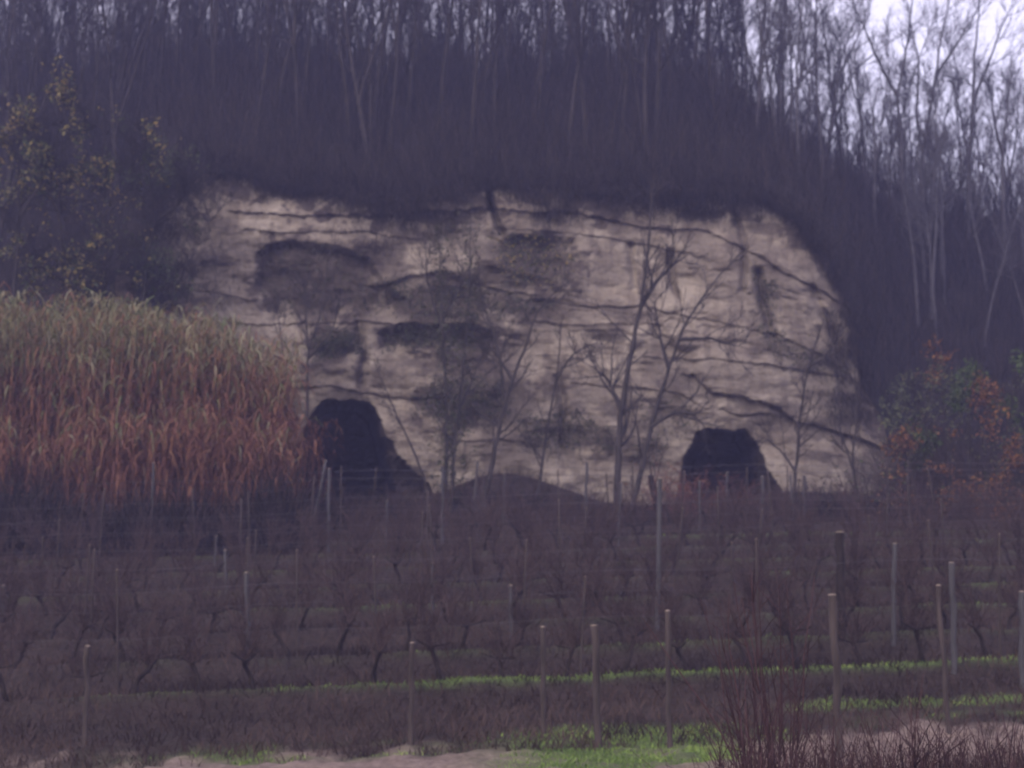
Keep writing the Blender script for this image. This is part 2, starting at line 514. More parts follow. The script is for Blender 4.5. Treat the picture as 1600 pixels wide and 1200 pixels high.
CAVE2i = [(1040, 860), (1060, 790), (1074, 714), (1094, 680), (1110, 677), (1158, 679), (1170, 700), (1180, 740), (1190, 790), (1195, 860)]
PATCHES = [  # creeper and lichen stained rock: polygon, strength
    (ARC, 0.85), ([(470, 508), (565, 508), (575, 560), (500, 580), (470, 560)], 1.0),
    ([(575, 510), (640, 500), (740, 502), (790, 530), (770, 570), (690, 560), (600, 556)], 1.0),
    ([(600, 440), (700, 432), (770, 450), (880, 470), (860, 498), (700, 500), (610, 500)], 0.85),
    ([(770, 360), (850, 364), (905, 395), (900, 450), (800, 440), (760, 400)], 0.85),
    ([(650, 600), (700, 585), (790, 590), (800, 650), (720, 680), (640, 650)], 0.8),
    ([(640, 545), (760, 545), (800, 600), (700, 600)], 0.7),
    ([(800, 640), (900, 640), (980, 680), (970, 710), (880, 705), (820, 690)], 0.62),
    ([(500, 350), (580, 352), (600, 375), (560, 385), (470, 372)], 0.45),
    ([(940, 350), (1100, 372), (1160, 420), (1080, 425), (960, 380)], 0.4),
    ([(1170, 420), (1215, 440), (1215, 525), (1185, 520)], 0.55),
    ([(1190, 515), (1330, 560), (1330, 600), (1260, 585), (1200, 560)], 0.6),
    ([(1180, 400), (1270, 430), (1300, 470), (1230, 450)], 0.55),
    ([(995, 520), (1090, 540), (1110, 610), (1010, 600), (965, 580)], 0.42),
    ([(1095, 600), (1240, 640), (1380, 690), (1380, 710), (1240, 672), (1110, 625)], 0.55),
    ([(320, 360), (400, 360), (410, 480), (350, 500), (300, 460)], 0.35),
    ([(350, 500), (560, 508), (560, 600), (440, 610), (350, 580)], 0.45),
    ([(1000, 620), (1100, 640), (1090, 670), (1040, 700), (1020, 760), (990, 700)], 0.3),
    ([(860, 560), (900, 570), (890, 625), (860, 620)], 0.7),
    ([(1300, 600), (1400, 660), (1400, 800), (1360, 800), (1350, 700)], 0.5)]

cpx = np.arange(180, 1462, 1.7)
tt = np.linspace(0, 1, 380)
CP, CT = np.meshgrid(cpx, tt)
bot = 850.0
wob = 14 * fbm(cpx * 0.02, cpx * 0 + 3.3, 4, 61) + 8 * fbm(cpx * 0.11, cpx * 0 + 1.3, 3, 62)
CY = bot + (np.clip(rim_py(cpx) + wob, 0, 840)[None] - bot) * CT
qx = CP + 9 * fbm(CP * 0.03, CY * 0.03, 4, 71); qy = CY + 9 * fbm(CP * 0.03, CY * 0.03, 4, 72) + 5 * fbm(CP * 0.12, CY * 0.12, 3, 70)
D = face_d(CP, CY)
D = D + 0.9 * fbm(CP * 0.008, CY * 0.014, 3, 73)
sw = CY - 0.05 * CP + 22 * fbm(CP * 0.006, CY * 0.01, 3, 74)
st = fbm(sw * 0.035, CP * 0.008, 4, 75, 0.6)
D = D + 0.30 * st + 0.05 * np.abs(fbm(sw * 0.10, CP * 0.014, 3, 76)) + 0.5 * fbm(CP * 0.012, CY * 0.022, 4, 79)
D = D + 0.16 * fbm(CP * 0.05, CY * 0.02, 4, 77) + 0.05 * fbm(CP * 0.2, CY * 0.25, 3, 78)
for pts, dep, w in LEDGES:
    d, sg = seg_dist(qx, qy, pts)
    k = 0.12 + 1.0 * ss(0.25, 0.8, vn(CP * 0.022, CY * 0.03, 5))
    D = D + 0.20 * dep * k * np.exp(-(d / (1.25 * w)) ** 2) - 0.3 * dep * np.exp(-((qy - 0) * 0 + (d / (2.2 * w))) ** 2) * (sg < 0)
for pts, dep, w in FINE:
    x0_, x1_ = min(p[0] for p in pts) - 14, max(p[0] for p in pts) + 14
    js = (cpx > x0_) & (cpx < x1_)
    d, sg = seg_dist(qx[:, js], qy[:, js], pts)
    D[:, js] += 0.28 * dep * np.exp(-(d / w) ** 2)
for pts, dep, w in CRACKS:
    d, sg = seg_dist(qx, qy, pts)
    D = D + dep * np.exp(-(d / w) ** 2)
for pts, dep, w in RECESS:
    D = D + dep * ss(-w * 0.4, w, poly_sd(qx, qy, pts))
lich = np.zeros_like(D)
nz = fbm(CP * 0.035, CY * 0.05, 5, 81); nf = fbm(CP * 0.16, CY * 0.2, 3, 83)
for pts, k in PATCHES:
    lich = np.maximum(lich, k * ss(-30, 26, poly_sd(qx, qy, pts) + 95 * nz + 40 * nf))
reg = ss(960, 820, CP + 120 * nz) * ss(350, 390, CY) * ss(740, 690, CY)
lich = np.maximum(lich, 0.62 * reg * ss(-0.10, 0.12, fbm(CP * 0.010, CY * 0.016, 5, 87)))
lich = np.maximum(lich, 0.38 * ss(-0.02, 0.16, fbm(CP * 0.008, CY * 0.012, 5, 88)))
rimband = ss(60, 14, (CY - CY[-1:]) + 130 * nz + 40 * nf)
lich = np.maximum(lich, rimband * 0.95)
lich = np.maximum(lich, 0.62 * ss(0.02, 0.24, fbm(CP * 0.014, sw * 0.035, 5, 84)))
lich = np.maximum(lich, 0.45 * ss(0.05, 0.2, fbm(CP * 0.05, CY * 0.012, 4, 86)))
lich = np.maximum(lich, 0.55 * ss(330, 200, CP + 90 * nz))
q1x = CP + 13 * fbm(CP * 0.05, CY * 0.05, 4, 91, 0.6); q1y = CY + 15 * fbm(CP * 0.05, CY * 0.05, 4, 92, 0.6)
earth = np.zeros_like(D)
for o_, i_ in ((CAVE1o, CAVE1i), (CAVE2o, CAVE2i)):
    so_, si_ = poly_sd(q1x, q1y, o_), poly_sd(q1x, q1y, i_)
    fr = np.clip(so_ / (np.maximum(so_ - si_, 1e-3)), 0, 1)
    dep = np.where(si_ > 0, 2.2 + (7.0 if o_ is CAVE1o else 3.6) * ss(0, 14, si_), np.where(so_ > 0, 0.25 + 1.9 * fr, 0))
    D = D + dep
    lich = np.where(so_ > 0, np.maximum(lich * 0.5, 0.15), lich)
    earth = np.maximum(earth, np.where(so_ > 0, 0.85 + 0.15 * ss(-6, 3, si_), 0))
P = at(CP, CY, D)
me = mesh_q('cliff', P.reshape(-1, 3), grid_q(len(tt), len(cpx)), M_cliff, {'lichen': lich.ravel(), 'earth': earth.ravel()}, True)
tag(link('cliff', me), kind='structure')
CLP = P; CLI = lich


def on_cliff(px, py):
    """nearest grid point of the rock face to a photo position"""
    j = int(np.clip(round((px - 180) / 1.7), 0, len(cpx) - 1))
    i = int(np.argmin(np.abs(CY[:, j] - py)))
    return CLP[i, j]


# ------------------------------------------------------------------ wooded hillside
def hill_pt(px, t):
    """t = 0 at the cliff rim (or slope foot), 1 on the ridge, beyond 1 down the far side"""
    px = np.asarray(px, float); t = np.asarray(t, float)
    rp, gp = rim_py(px), ridge_py(px)
    d0 = face_d(px, rp) + 0.3; d1 = 70.0
    low = at(px, rp, d0); top = at(px, gp, np.broadcast_to(d1, px.shape))
    tc = np.clip(t, 0, 1)[..., None]
    p = low + (top - low) * tc
    d = p[..., 1]; a = (px - 800) / F
    p[..., 2] += 0.9 * np.sin(np.clip(t, 0, 1) * math.pi)          # a slightly domed slope
    b = np.clip(t - 1, 0, None)
    yy = p[..., 1] + b * 60
    p[..., 0] = p[..., 0] * yy / p[..., 1]
    p[..., 1] = yy
    p[..., 2] = p[..., 2] - b * b * 18
    p[..., 2] += 0.55 * fbm(p[..., 0] * 0.35, p[..., 1] * 0.35, 4, 101) * np.clip(t * 6, 0, 1)
    return p


hpx = np.concatenate([np.linspace(-3000, -220, 60)[:-1], np.arange(-220, 1820, 7.0), np.linspace(1825, 4600, 60)])
ht = np.concatenate([np.linspace(0, 1, 60), np.linspace(1.03, 2.1, 16)])
HP, HT = np.meshgrid(hpx, ht)
H = hill_pt(HP, HT)
skirt = H[0].copy(); skirt[:, 2] = np.where((hpx > 190) & (hpx < 1400), skirt[:, 2] - 2.0, np.minimum(skirt[:, 2] - 2.0, 2.5)); skirt[:, 1] += np.where((hpx > 190) & (hpx < 1400), 0.6, -0.3)
H = np.concatenate([skirt[None], H], 0)
me = mesh_q('hillside', H.reshape(-1, 3), grid_q(len(ht) + 1, len(hpx)), M_hill, None, True)
tag(link('hillside', me), kind='structure')

UP = np.array([0, 0, 1.0])


def unit(v): return v / (np.linalg.norm(v) + 1e-9)


# ------------------------------------------------------------------ trees
def poly(p0, d, L, n, wob, lift=0.0):
    """a wobbling limb"""
    pts = [np.array(p0, float)]; d = unit(np.array(d, float))
    for i in range(n):
        d = unit(d + np.array([random.gauss(0, wob), random.gauss(0, wob), random.gauss(0, wob) + lift]))
        pts.append(pts[-1] + d * L / n)
    return np.array(pts)


def side_dir(d, ang):
    """direction at angle ang to d, random azimuth"""
    r = np.array([random.gauss(0, 1) for _ in range(3)])
    s = unit(np.cross(d, r))
    return unit(d * math.cos(ang) + s * math.sin(ang))


def branch_out(tr, cr, P, rad, n1, l1, lev2, l2, lev3, l3, start=0.35, ang=(0.5, 1.0), lift=0.12, tips=None, rmin=0.006, flat=1.0):
    """side limbs along polyline P: limbs into tr, finer twigs into cr"""
    seg = np.linalg.norm(np.diff(P, axis=0), axis=1); cum = np.concatenate([[0], np.cumsum(seg)]); tot = cum[-1]
    for _ in range(n1):
        u = start + (1 - start) * random.random() ** 0.9
        s = u * tot; k = min(int(np.searchsorted(cum, s)) - 1, len(P) - 2); k = max(k, 0)
        f = (s - cum[k]) / max(seg[k], 1e-6)
        p = P[k] * (1 - f) + P[k + 1] * f; d = unit(P[k + 1] - P[k]); r = rad[k] * (1 - f) + rad[k + 1] * f
        L = l1 * (1.15 - 0.65 * u) * random.uniform(0.6, 1.25)
        sd = side_dir(d, random.uniform(*ang)); sd[1] *= flat
        B = poly(p, sd, L, 6, 0.13, lift)
        rb = max(r * 0.5, rmin * 1.6)
        tr.tube(B, np.linspace(rb, rmin, 7), 4 if rb > 0.015 else 3)
        for _ in range(lev2):
            v = random.uniform(0.15, 1.0); kk = min(int(v * 6), 5)
            C = poly(B[kk], side_dir(unit(B[kk + 1] - B[kk]), random.uniform(0.4, 0.9)), l2 * random.uniform(0.5, 1.2) * (1.2 - 0.5 * v), 4, 0.16, lift)
            cr.tube(C, np.linspace(rmin * 1.1, rmin * 0.6, 5), 3, random.random())
            for _ in range(lev3):
                q = random.randint(0, 3)
                E = poly(C[q], side_dir(unit(C[q + 1] - C[q]), random.uniform(0.4, 0.9)), l3 * random.uniform(0.5, 1.2), 2, 0.18, lift)
                cr.tube(E, np.linspace(rmin * 0.75, rmin * 0.45, 3), 3, random.random())
                if tips is not None: tips.append(E[-1]); tips.append(E[1])


def wood_proto(i):
    """one bare forest tree in local space"""
    h = random.uniform(8.5, 12.5)
    tr, cr = MB(), MB()
    lean = np.array([random.gauss(0, 0.06), random.gauss(0, 0.06), 1])
    T = poly((0, 0, -0.3), lean, h, 10, 0.045, 0.03)
    r0 = random.uniform(0.055, 0.12)
    rad = np.linspace(r0, 0.015, 11)
    tr.tube(T, rad, 6)
    trunks = [(T, rad)]
    if i % 3 == 0:
        k = random.randint(2, 5)
        S = poly(T[k], side_dir(UP, 0.35), h * (1 - k / 11.0), 8, 0.07, 0.08)
        rs = np.linspace(rad[k] * 0.75, 0.012, 9); tr.tube(S, rs, 5); trunks.append((S, rs))
    for (Q, rr) in trunks:
        n = 15 if len(trunks) == 1 else 10
        branch_out(tr, cr, Q, rr, n, 2.6, 6, 1.15, 4, 0.55, 0.28, (0.4, 0.95), 0.13, rmin=0.0095)
    return tr.mesh('trunk', M_bark), cr.mesh('crown', M_twig)


protos = [wood_proto(i) for i in range(9)]
M_twig_sky_glow = tone_mat('twig_sky_glow', [(0.0, (0.0385, 0.0358, 0.0413)), (1.0, (0.0825, 0.0770, 0.0880))])  # twigs lightened the same way, sky glow painted into their colour
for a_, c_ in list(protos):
    a2, c2 = a_.copy(), c_.copy(); a2.materials[0] = M_bark_sky_glow; c2.materials[0] = M_twig_sky_glow; protos.append((a2, c2))  # copies for the right skyline, with the painted-in glow


def put_tree(loc, rz, sc, label, group, k, name='bare_tree'):
    t = thing(name, label, 'tree', tuple(loc), group, rz)
    t.scale = (sc, sc, sc * random.uniform(0.92, 1.1))
    a = link('trunk', protos[k][0], t); c = link('crown', protos[k][1], t)
    return t


LW = 'thin bare tree in the dense dark wood above the cliff'
GW = 'bare trees of the dense wood above the cliff'
LR = 'thin bare tree on the slope right of the cliff against pale sky'
GR_ = 'bare trees on the slope right of the cliff'
cnt = 0
for k in range(222):                                   # above the cliff, on the slope and just over the ridge
    px = -30 + 1200 * ((k * 0.61803) % 1.0); t = random.choice([random.uniform(0.12, 1.0), random.uniform(0.75, 1.35)])
    px += random.uniform(-12, 12)
    p = hill_pt(px, t)
    put_tree(p, random.uniform(0, 6.28), random.uniform(0.7, 1.05), LW, GW, random.randrange(9))
for k in range(70):                                    # right hand slope, thinner
    px = 1175 + 455 * ((k * 0.61803) % 1.0); t = random.choice([random.uniform(0.3, 1.0), random.uniform(0.9, 1.25)])
    p = hill_pt(px, t)
    hs = (0.80 - 0.14 * ss(1200, 1600, px)) * random.uniform(0.8, 1.15)
    put_tree(p, random.uniform(0, 6.28), float(hs), LR, GR_, 9 + random.randrange(9))


def traced(name, label, d, trunks, r0, n1, l1, l2=0.8, l3=0.4, lev2=5, lev3=3, mat=None, cmat=None, base=None, leaf=None, group=None,
           rmin=0.006, start=0.3, lift=0.1, ang=(0.5, 1.05), flat=0.8):
    """a tree whose main stems follow stems seen in the photograph; each stem has its own depth sway"""
    o0 = at(trunks[0][0][0], trunks[0][0][1], d) if base is None else np.array(base)
    t = thing(name, label, 'tree', tuple(o0), group)
    tr, cr = MB(), MB(); tips = []
    for q, pts in enumerate(trunks):
        pts = list(pts)
        n = len(pts)
        sway = random.uniform(-0.5, 0.5)
        P = np.array([at(x, y, d + (0 if q == 0 and i == 0 else sway * i / n)) for i, (x, y) in enumerate(pts)]) - o0
        # resample smoothly
        s = np.concatenate([[0], np.cumsum(np.linalg.norm(np.diff(P, axis=0), axis=1))])
        m = max(8, int(s[-1] / 0.28)); u = np.linspace(0, s[-1], m)
        P2 = np.stack([np.interp(u, s, P[:, c]) for c in range(3)], 1)
        P2[1:-1] = 0.25 * P2[:-2] + 0.5 * P2[1:-1] + 0.25 * P2[2:]
        P2[1:-1] += np.random.default_rng(q + n1).normal(0, 0.012, (m - 2, 3))
        ra = r0 * (1.0 if q == 0 else 0.72)
        rad = np.linspace(ra, max(0.012, ra * 0.18), m)
        if q == 0: P2[0, 2] -= 0.35
        tr.tube(P2, rad, 7)
        branch_out(tr, cr, P2, rad, n1 if q == 0 else max(3, int(n1 * 0.6)), l1, lev2, l2, lev3, l3, start, ang, lift, tips, rmin, flat)
    link('trunk', tr.mesh('trunk', mat or M_bark_near), t)
    link('crown', cr.mesh('crown', cmat or M_twig_near), t)
    if leaf:
        lm, num, size, lo, hi = leaf
        tp = np.array(tips); q_ = fbm(tp[:, 0] * 1.1 + num, tp[:, 2] * 1.1, 3, 191); tp = tp[q_ > np.quantile(q_, 0.62)]
        sel = tp[R.integers(0, len(tp), num)] + R.normal(0, 0.07, (num, 3))
        lb = MB(); lb.leaves(sel, size, R.uniform(lo, hi, num)); link('foliage', lb.mesh('foliage', lm), t)
    return t


def hd(px, t):
    return hill_pt(px, t)


# individual trees one can follow on the right-hand skyline
sky_trees = [
    ('tall bare tree with a kinked trunk left of the double trunk on the right skyline', 1175, [[(1412, 330), (1408, 230), (1402, 150), (1416, 80), (1425, 10), (1430, -60)], [(1402, 150), (1370, 90), (1345, 30), (1320, -10)]]),
    ('forked bare tree with the thickest glow-paled trunk on the right skyline', 0, [[(1440, 330), (1442, 240), (1450, 190), (1462, 120), (1470, 60), (1482, 10), (1490, -50)], [(1442, 240), (1432, 180), (1436, 100), (1422, 30), (1412, -20)], [(1462, 120), (1500, 60), (1530, 10)]]),
    ('bare tree whose two stems part wide near the top right corner', 0, [[(1512, 340), (1515, 250), (1520, 160), (1522, 90), (1530, 20), (1534, -40)], [(1520, 160), (1545, 100), (1565, 40), (1585, 0)], [(1515, 250), (1500, 180), (1490, 120)]]),
    ('slim bare tree nearest the right edge of the skyline', 0, [[(1568, 350), (1566, 240), (1576, 150), (1580, 90)], [(1566, 240), (1550, 170), (1553, 110)]]),
    ('leaning bare tree arching over the dark trunk above the cliff corner', 0, [[(1290, 300), (1296, 210), (1310, 120), (1340, 60), (1360, 20)], [(1296, 210), (1335, 110), (1395, 60)]]),
    ('dark double trunked tree at the upper right corner of the cliff', 0, [[(1222, 240), (1224, 160), (1222, 90), (1228, 20), (1232, -60)], [(1222, 200), (1250, 130), (1262, 60), (1270, -20)], [(1224, 160), (1205, 90), (1196, 10)]]),
]
for lb_, _, trk in sky_trees:
    px0 = trk[0][0][0]
    d0 = float(hill_pt(px0, 0.86)[1])
    b0 = hill_pt(px0, 0.86)
    # foot of the trunk follows the slope below the traced stem
    foot = at(px0, trk[0][0][1], d0)
    foot[2] = min(foot[2], b0[2]) - 0.1
    trk[0] = [(px0, trk[0][0][1] + 30)] + trk[0]
    traced('bare_tree', lb_, d0, trk, 0.105, 13, 2.0, 0.95, 0.5, 6, 4, M_bark_sky_glow, M_twig_sky_glow, rmin=0.008, start=0.25, lift=0.12, flat=1.0)

# trees standing in front of the rock face
T = lambda *a: list(a)
front = [
    ('slender_tree', 'twin stemmed bare tree, tallest in front of the cliff, left of the right cave', 46.3,
     [[(962, 812), (966, 720), (970, 640), (984, 560), (1000, 480), (1012, 400), (1016, 340), (1018, 285)],
      [(970, 640), (950, 590), (925, 572)], [(1000, 480), (1040, 420), (1075, 398)]], 0.115, 16, 1.8, 0.75, 0.4),
    ('slender_tree', 'leaning bare tree just right of the tallest tree before the cliff', 46.0,
     [[(985, 812), (1005, 720), (1024, 640), (1045, 575), (1068, 512), (1100, 460), (1132, 420), (1158, 395)],
      [(1045, 575), (1030, 520), (1022, 470)], [(1016, 668), (1060, 638), (1090, 650), (1104, 672)], [(1060, 530), (1110, 528), (1150, 540)]], 0.09, 14, 1.6, 0.7, 0.38),
    ('slender_tree', 'forked bare tree in the middle of the cliff with drooping side twigs', 46.6,
     [[(752, 808), (770, 720), (786, 640), (800, 592), (822, 540), (838, 490), (870, 450), (895, 438)],
      [(788, 625), (782, 560), (768, 510), (752, 470)], [(800, 592), (780, 560), (765, 540)]], 0.085, 14, 1.5, 0.65, 0.35),
    ('slender_tree', 'thin straight sapling right of the forked tree at mid cliff', 46.9,
     [[(836, 800), (848, 720), (858, 650), (870, 590), (874, 545), (876, 505)], [(868, 600), (884, 565), (905, 545), (935, 535)]], 0.055, 10, 1.1, 0.5, 0.3),
    ('slender_tree', 'straight bare tree rising alone to the right of the right cave', 46.6,
     [[(1238, 800), (1244, 730), (1250, 660), (1256, 605), (1266, 560), (1280, 520), (1290, 490)],
      [(1244, 740), (1230, 715), (1205, 690), (1190, 684)], [(1262, 575), (1290, 555), (1305, 552)]], 0.06, 11, 1.3, 0.55, 0.3),
    ('slender_tree', 'small bare tree against the right edge of the cliff', 47.0,
     [[(1345, 800), (1334, 740), (1332, 700), (1340, 665), (1338, 620), (1335, 570)], [(1334, 735), (1318, 690), (1312, 660)]], 0.05, 9, 1.0, 0.5, 0.3),
    ('slender_tree', 'thin sapling leaning left beside the left cave mouth', 46.8,
     [[(668, 760), (650, 712), (630, 670), (612, 630), (598, 595), (584, 562)]], 0.04, 7, 0.7, 0.4, 0.22),
    ('slender_tree', 'dark thin tree rising above the roof of the left cave', 48.2,
     [[(480, 650), (480, 600), (482, 545), (478, 490), (476, 440)], [(482, 545), (498, 500), (506, 450), (512, 400)], [(482, 560), (520, 520), (530, 470)]], 0.05, 12, 1.1, 0.6, 0.34),
    ('slender_tree', 'short bare tree with level twigs above and left of the left cave', 48.2,
     [[(446, 640), (444, 580), (438, 520), (432, 470)]], 0.028, 8, 0.8, 0.45, 0.25),
]
for nm, lb_, d, trk, r0, n1, l1, l2, l3 in front:
    b_ = at(trk[0][0][0], trk[0][0][1], d)
    traced(nm, lb_, d, trk, r0, n1, l1, l2, l3, 4, 2, start=0.22 if r0 > 0.05 else 0.3, rmin=0.0085)

# ivy clad pair at the middle left
for lb_, trk, r0, num in (('straight dark tree wrapped in ivy left of the forked tree', [[(694, 790), (698, 700), (696, 610), (692, 520), (688, 440), (686, 360)], [(692, 520), (670, 450), (664, 385)], [(692, 500), (722, 440), (740, 400)]], 0.07, 1500),
                      ('dark ivy clad tree just right of another one at mid cliff', [[(706, 790), (708, 720), (716, 640), (724, 560), (732, 470), (736, 340)], [(716, 640), (740, 590), (756, 548)]], 0.06, 1300)):
    t = traced('ivy_tree', lb_, 46.9, trk, r0, 16, 1.2, 0.6, 0.35, 5, 3, start=0.15)
    P = np.array([at(x, y, 46.9) for x, y in trk[0]]) - np.array(t.location)
    u = R.uniform(0, len(P) - 1.001, num); k = u.astype(int); f = (u - k)[:, None]
    C = P[k] * (1 - f) + P[k + 1] * f
    den = vn(u * 2.3, u * 0 + num, 4)
    C = C + R.normal(0, 1, (num, 3)) * (0.10 + 0.42 * den ** 2)[:, None]
    lb2 = MB(); lb2.leaves(C, 0.055, R.uniform(0, 1, num)); link('ivy', lb2.mesh('ivy', M_leaf_ivy), t)

# leaning stub with a broken top near the right cave
o0 = at(1026, 800, 46.2)
t = thing('tree_stump', 'dark broken stump leaning left beside the russet shrub', 'stump', tuple(o0))
s = MB(); s.tube(np.array([at(x, y, 46.2) for x, y in ((1032, 815), (1028, 790), (1022, 770), (1018, 752), (1016, 742))]) - o0, [0.11, 0.12, 0.10, 0.095, 0.07], 8)
link('stub', s.mesh('stub', M_vine), t)
s = MB()
for x1, y1, x2, y2 in ((1022, 770, 1042, 748), (1026, 785, 1048, 762), (1018, 752, 1012, 700), (1020, 750, 1026, 690), (1024, 765, 1036, 700), (1028, 780, 1060, 735)):
    a, b_ = at(x1, y1, 46.2) - o0, at(x2, y2, 46.2 + random.uniform(-.4, .4)) - o0
    Pm = np.linspace(a, b_, 6); Pm[1:-1] += np.random.default_rng(x1).normal(0, 0.03, (4, 3)); s.tube(Pm, np.linspace(0.022, 0.007, 6), 4, random.random())
link('shoot', s.mesh('shoot', M_twig_near), t)

# ------------------------------------------------------------------ leafy trees top left
left_leafy = [
    ('leafy_tree', 'bushy tree with pale green drooping leaves at the left edge', 46.5, [[(20, 520), (24, 430), (30, 340), (28, 260), (40, 190)], [(30, 340), (70, 280), (90, 210)]], 1500, 0.075, 0.35, 0.78),
    ('leafy_tree', 'dark tree dotted with yellow leaves beside the left edge', 46.8, [[(95, 520), (98, 430), (92, 330), (96, 240), (104, 170)], [(92, 330), (60, 270), (40, 220)]], 1500, 0.07, 0.4, 0.95),
    ('leafy_tree', 'dark tree with a sprinkle of yellow leaves above the reeds', 47.2, [[(165, 510), (170, 420), (160, 340), (168, 260), (160, 190)], [(160, 340), (200, 300), (230, 250)]], 1300, 0.065, 0.1, 0.95),
    ('leafy_tree', 'dark leafy tree leaning over the left edge of the cliff', 47.6, [[(222, 500), (228, 420), (240, 350), (236, 290), (228, 220)], [(240, 350), (270, 330), (292, 300)]], 1500, 0.06, 0.0, 0.62),
    ('leafy_tree', 'low green leafy tree hanging above the reed tops', 46.9, [[(130, 520), (128, 470), (150, 420), (190, 400)], [(128, 470), (100, 420), (80, 400)]], 1100, 0.06, 0.15, 0.9),
]
for nm, lb_, d, trk, num, size, lo, hi in left_leafy:
    traced(nm, lb_, d, trk, 0.07, 17, 1.7, 0.95, 0.5, 7, 5, M_bark, M_twig, leaf=(M_leaf_yellow, num, size, lo, hi), start=0.08, rmin=0.009, flat=1.0, lift=0.04)
# bare branch fan at the upper left corner of the cliff
traced('slender_tree', 'bare bush fanning out over the upper left corner of the cliff', 49.6, [[(330, 345), (305, 325), (285, 300), (270, 282)], [(330, 345), (318, 315), (310, 285)], [(330, 345), (290, 335), (262, 330)], [(330, 345), (350, 320), (360, 300)]], 0.025, 7, 1.0, 0.6, 0.35, start=0.1)
traced('slender_tree', 'bare bush drooping down the left side of the cliff', 48.6, [[(262, 480), (285, 430), (300, 400), (310, 380)], [(262, 480), (280, 450), (310, 440), (330, 462)], [(262, 480), (250, 420), (262, 380)]], 0.03, 11, 1.0, 0.6, 0.35, start=0.1)

# ------------------------------------------------------------------ leafy saplings right
right_leafy = [
    ('sapling with orange leaves at the far right below the dark slope', 44.5, [[(1480, 900), (1478, 800), (1486, 740), (1480, 690)]], M_leaf_orange, 720, 0.055),
    ('bare sapling with a bent stem and few orange leaves right of the cliff foot', 45.5, [[(1380, 850), (1388, 780), (1400, 720), (1430, 660), (1456, 620), (1460, 560)]], M_leaf_orange, 520, 0.05),
    ('orange leaved sapling between the bent sapling and the right edge', 45.0, [[(1425, 880), (1430, 800), (1424, 740), (1420, 700)]], M_leaf_orange, 640, 0.05),
    ('dark stemmed tree with orange leaves low down near the right edge', 44.8, [[(1560, 860), (1566, 780), (1568, 700), (1580, 640), (1582, 590)], [(1568, 700), (1550, 640), (1548, 600)]], M_leaf_orange, 1000, 0.055),
    ('thin bare tree with greenish leaves behind the orange saplings', 46.8, [[(1512, 820), (1514, 740), (1512, 670), (1520, 610), (1508, 560)]], M_leaf_green, 900, 0.065),
    ('green leafy sapling behind the bent sapling', 47.2, [[(1440, 800), (1444, 720), (1450, 650), (1448, 590)]], M_leaf_green, 1000, 0.065),
    ('green leafy sapling at the right edge of the dark slope', 47.0, [[(1590, 790), (1588, 700), (1592, 640), (1586, 590)]], M_leaf_green, 800, 0.065),
    ('small dark sapling with sparse orange leaves at the right frame edge', 43.8, [[(1604, 900), (1600, 820), (1592, 760), (1596, 720)]], M_leaf_orange, 600, 0.055),
    ('thicket of orange leaved shoots low between two vineyard posts', 43.6, [[(1520, 920), (1524, 860), (1530, 800)], [(1520, 920), (1506, 850), (1500, 800)], [(1520, 920), (1545, 860), (1552, 820)]], M_leaf_orange, 700, 0.05),
]
for lb_, d, trk, lm, num, size in right_leafy:
    traced('sapling', lb_, d, trk, 0.035, 13, 1.1, 0.6, 0.35, 5, 3, leaf=(lm, num, size, 0, 1), start=0.12, lift=0.08)


# shrubs by the caves
def shrub(label, px, py, d, w, h, n, lm, num, size, mat=None, lo=0, hi=1, name='shrub'):
    o0 = at(px, py, d)
    t = thing(name, label, 'shrub', tuple(o0))
    st_, tips = MB(), []
    for _ in range(n):
        a = random.uniform(0, 6.28); rr = random.random() ** 0.5 * w * 0.4
        B = poly((math.cos(a) * rr, math.sin(a) * rr * 0.6, -0.1), (math.cos(a) * 0.5 * w / h, math.sin(a) * 0.4, 1), h * random.uniform(0.5, 1.05), 6, 0.12)
        st_.tube(B, np.linspace(0.013, 0.005, 7), 3, random.random())
        for _ in range(6):
            q = random.randint(1, 5); C = poly(B[q], side_dir(unit(B[q] - B[q - 1]), random.uniform(0.4, 1.0)), h * 0.25 * random.uniform(0.5, 1.3), 3, 0.15)
            st_.tube(C, np.linspace(0.007, 0.004, 4), 3, random.random()); tips += [C[-1], C[1], C[2]]
    link('stem', st_.mesh('stem', mat or M_brush), t)
    if num:
        tp = np.array(tips); sel = tp[R.integers(0, len(tp), num)] + R.normal(0, 0.07, (num, 3))
        lb = MB(); lb.leaves(sel, size, R.uniform(lo, hi, num)); link('foliage', lb.mesh('foliage', lm), t)
    return t


shrub('russet shrub with a few orange leaves covering the left side of the right cave', 1062, 825, 46.3, 1.5, 2.3, 42, M_leaf_orange, 330, 0.05, M_russet, 0, 1)
shrub('dark red shrub in the mouth of the right cave', 1115, 820, 46.6, 1.8, 1.6, 44, M_leaf_orange, 220, 0.045, M_russet, 0, 0.8)
shrub('low dark brambles at the foot of the right cave mouth', 1185, 822, 46.6, 1.8, 1.0, 36, M_leaf_orange, 70, 0.04, M_brush)
shrub('brown brambles at the foot of the left cave', 560, 815, 46.8, 2.6, 1.2, 50, M_leaf_yellow, 60, 0.04, M_brush)
shrub('dark brambles between the left cave and the ivy clad trees', 650, 805, 46.8, 2.2, 1.1, 46, M_leaf_ivy, 120, 0.045, M_brush)
shrub('brambles on the earth mound below the middle of the cliff', 770, 790, 46.9, 2.6, 0.95, 50, M_leaf_ivy, 90, 0.045, M_brush)
shrub('brambles trailing off the right side of the earth mound', 868, 806, 46.7, 1.8, 0.85, 40, M_leaf_ivy, 60, 0.045, M_brush)
shrub('tufts of twigs under the straight tree right of the right cave', 1262, 818, 46.4, 1.8, 1.2, 40, M_leaf_orange, 40, 0.04, M_brush)
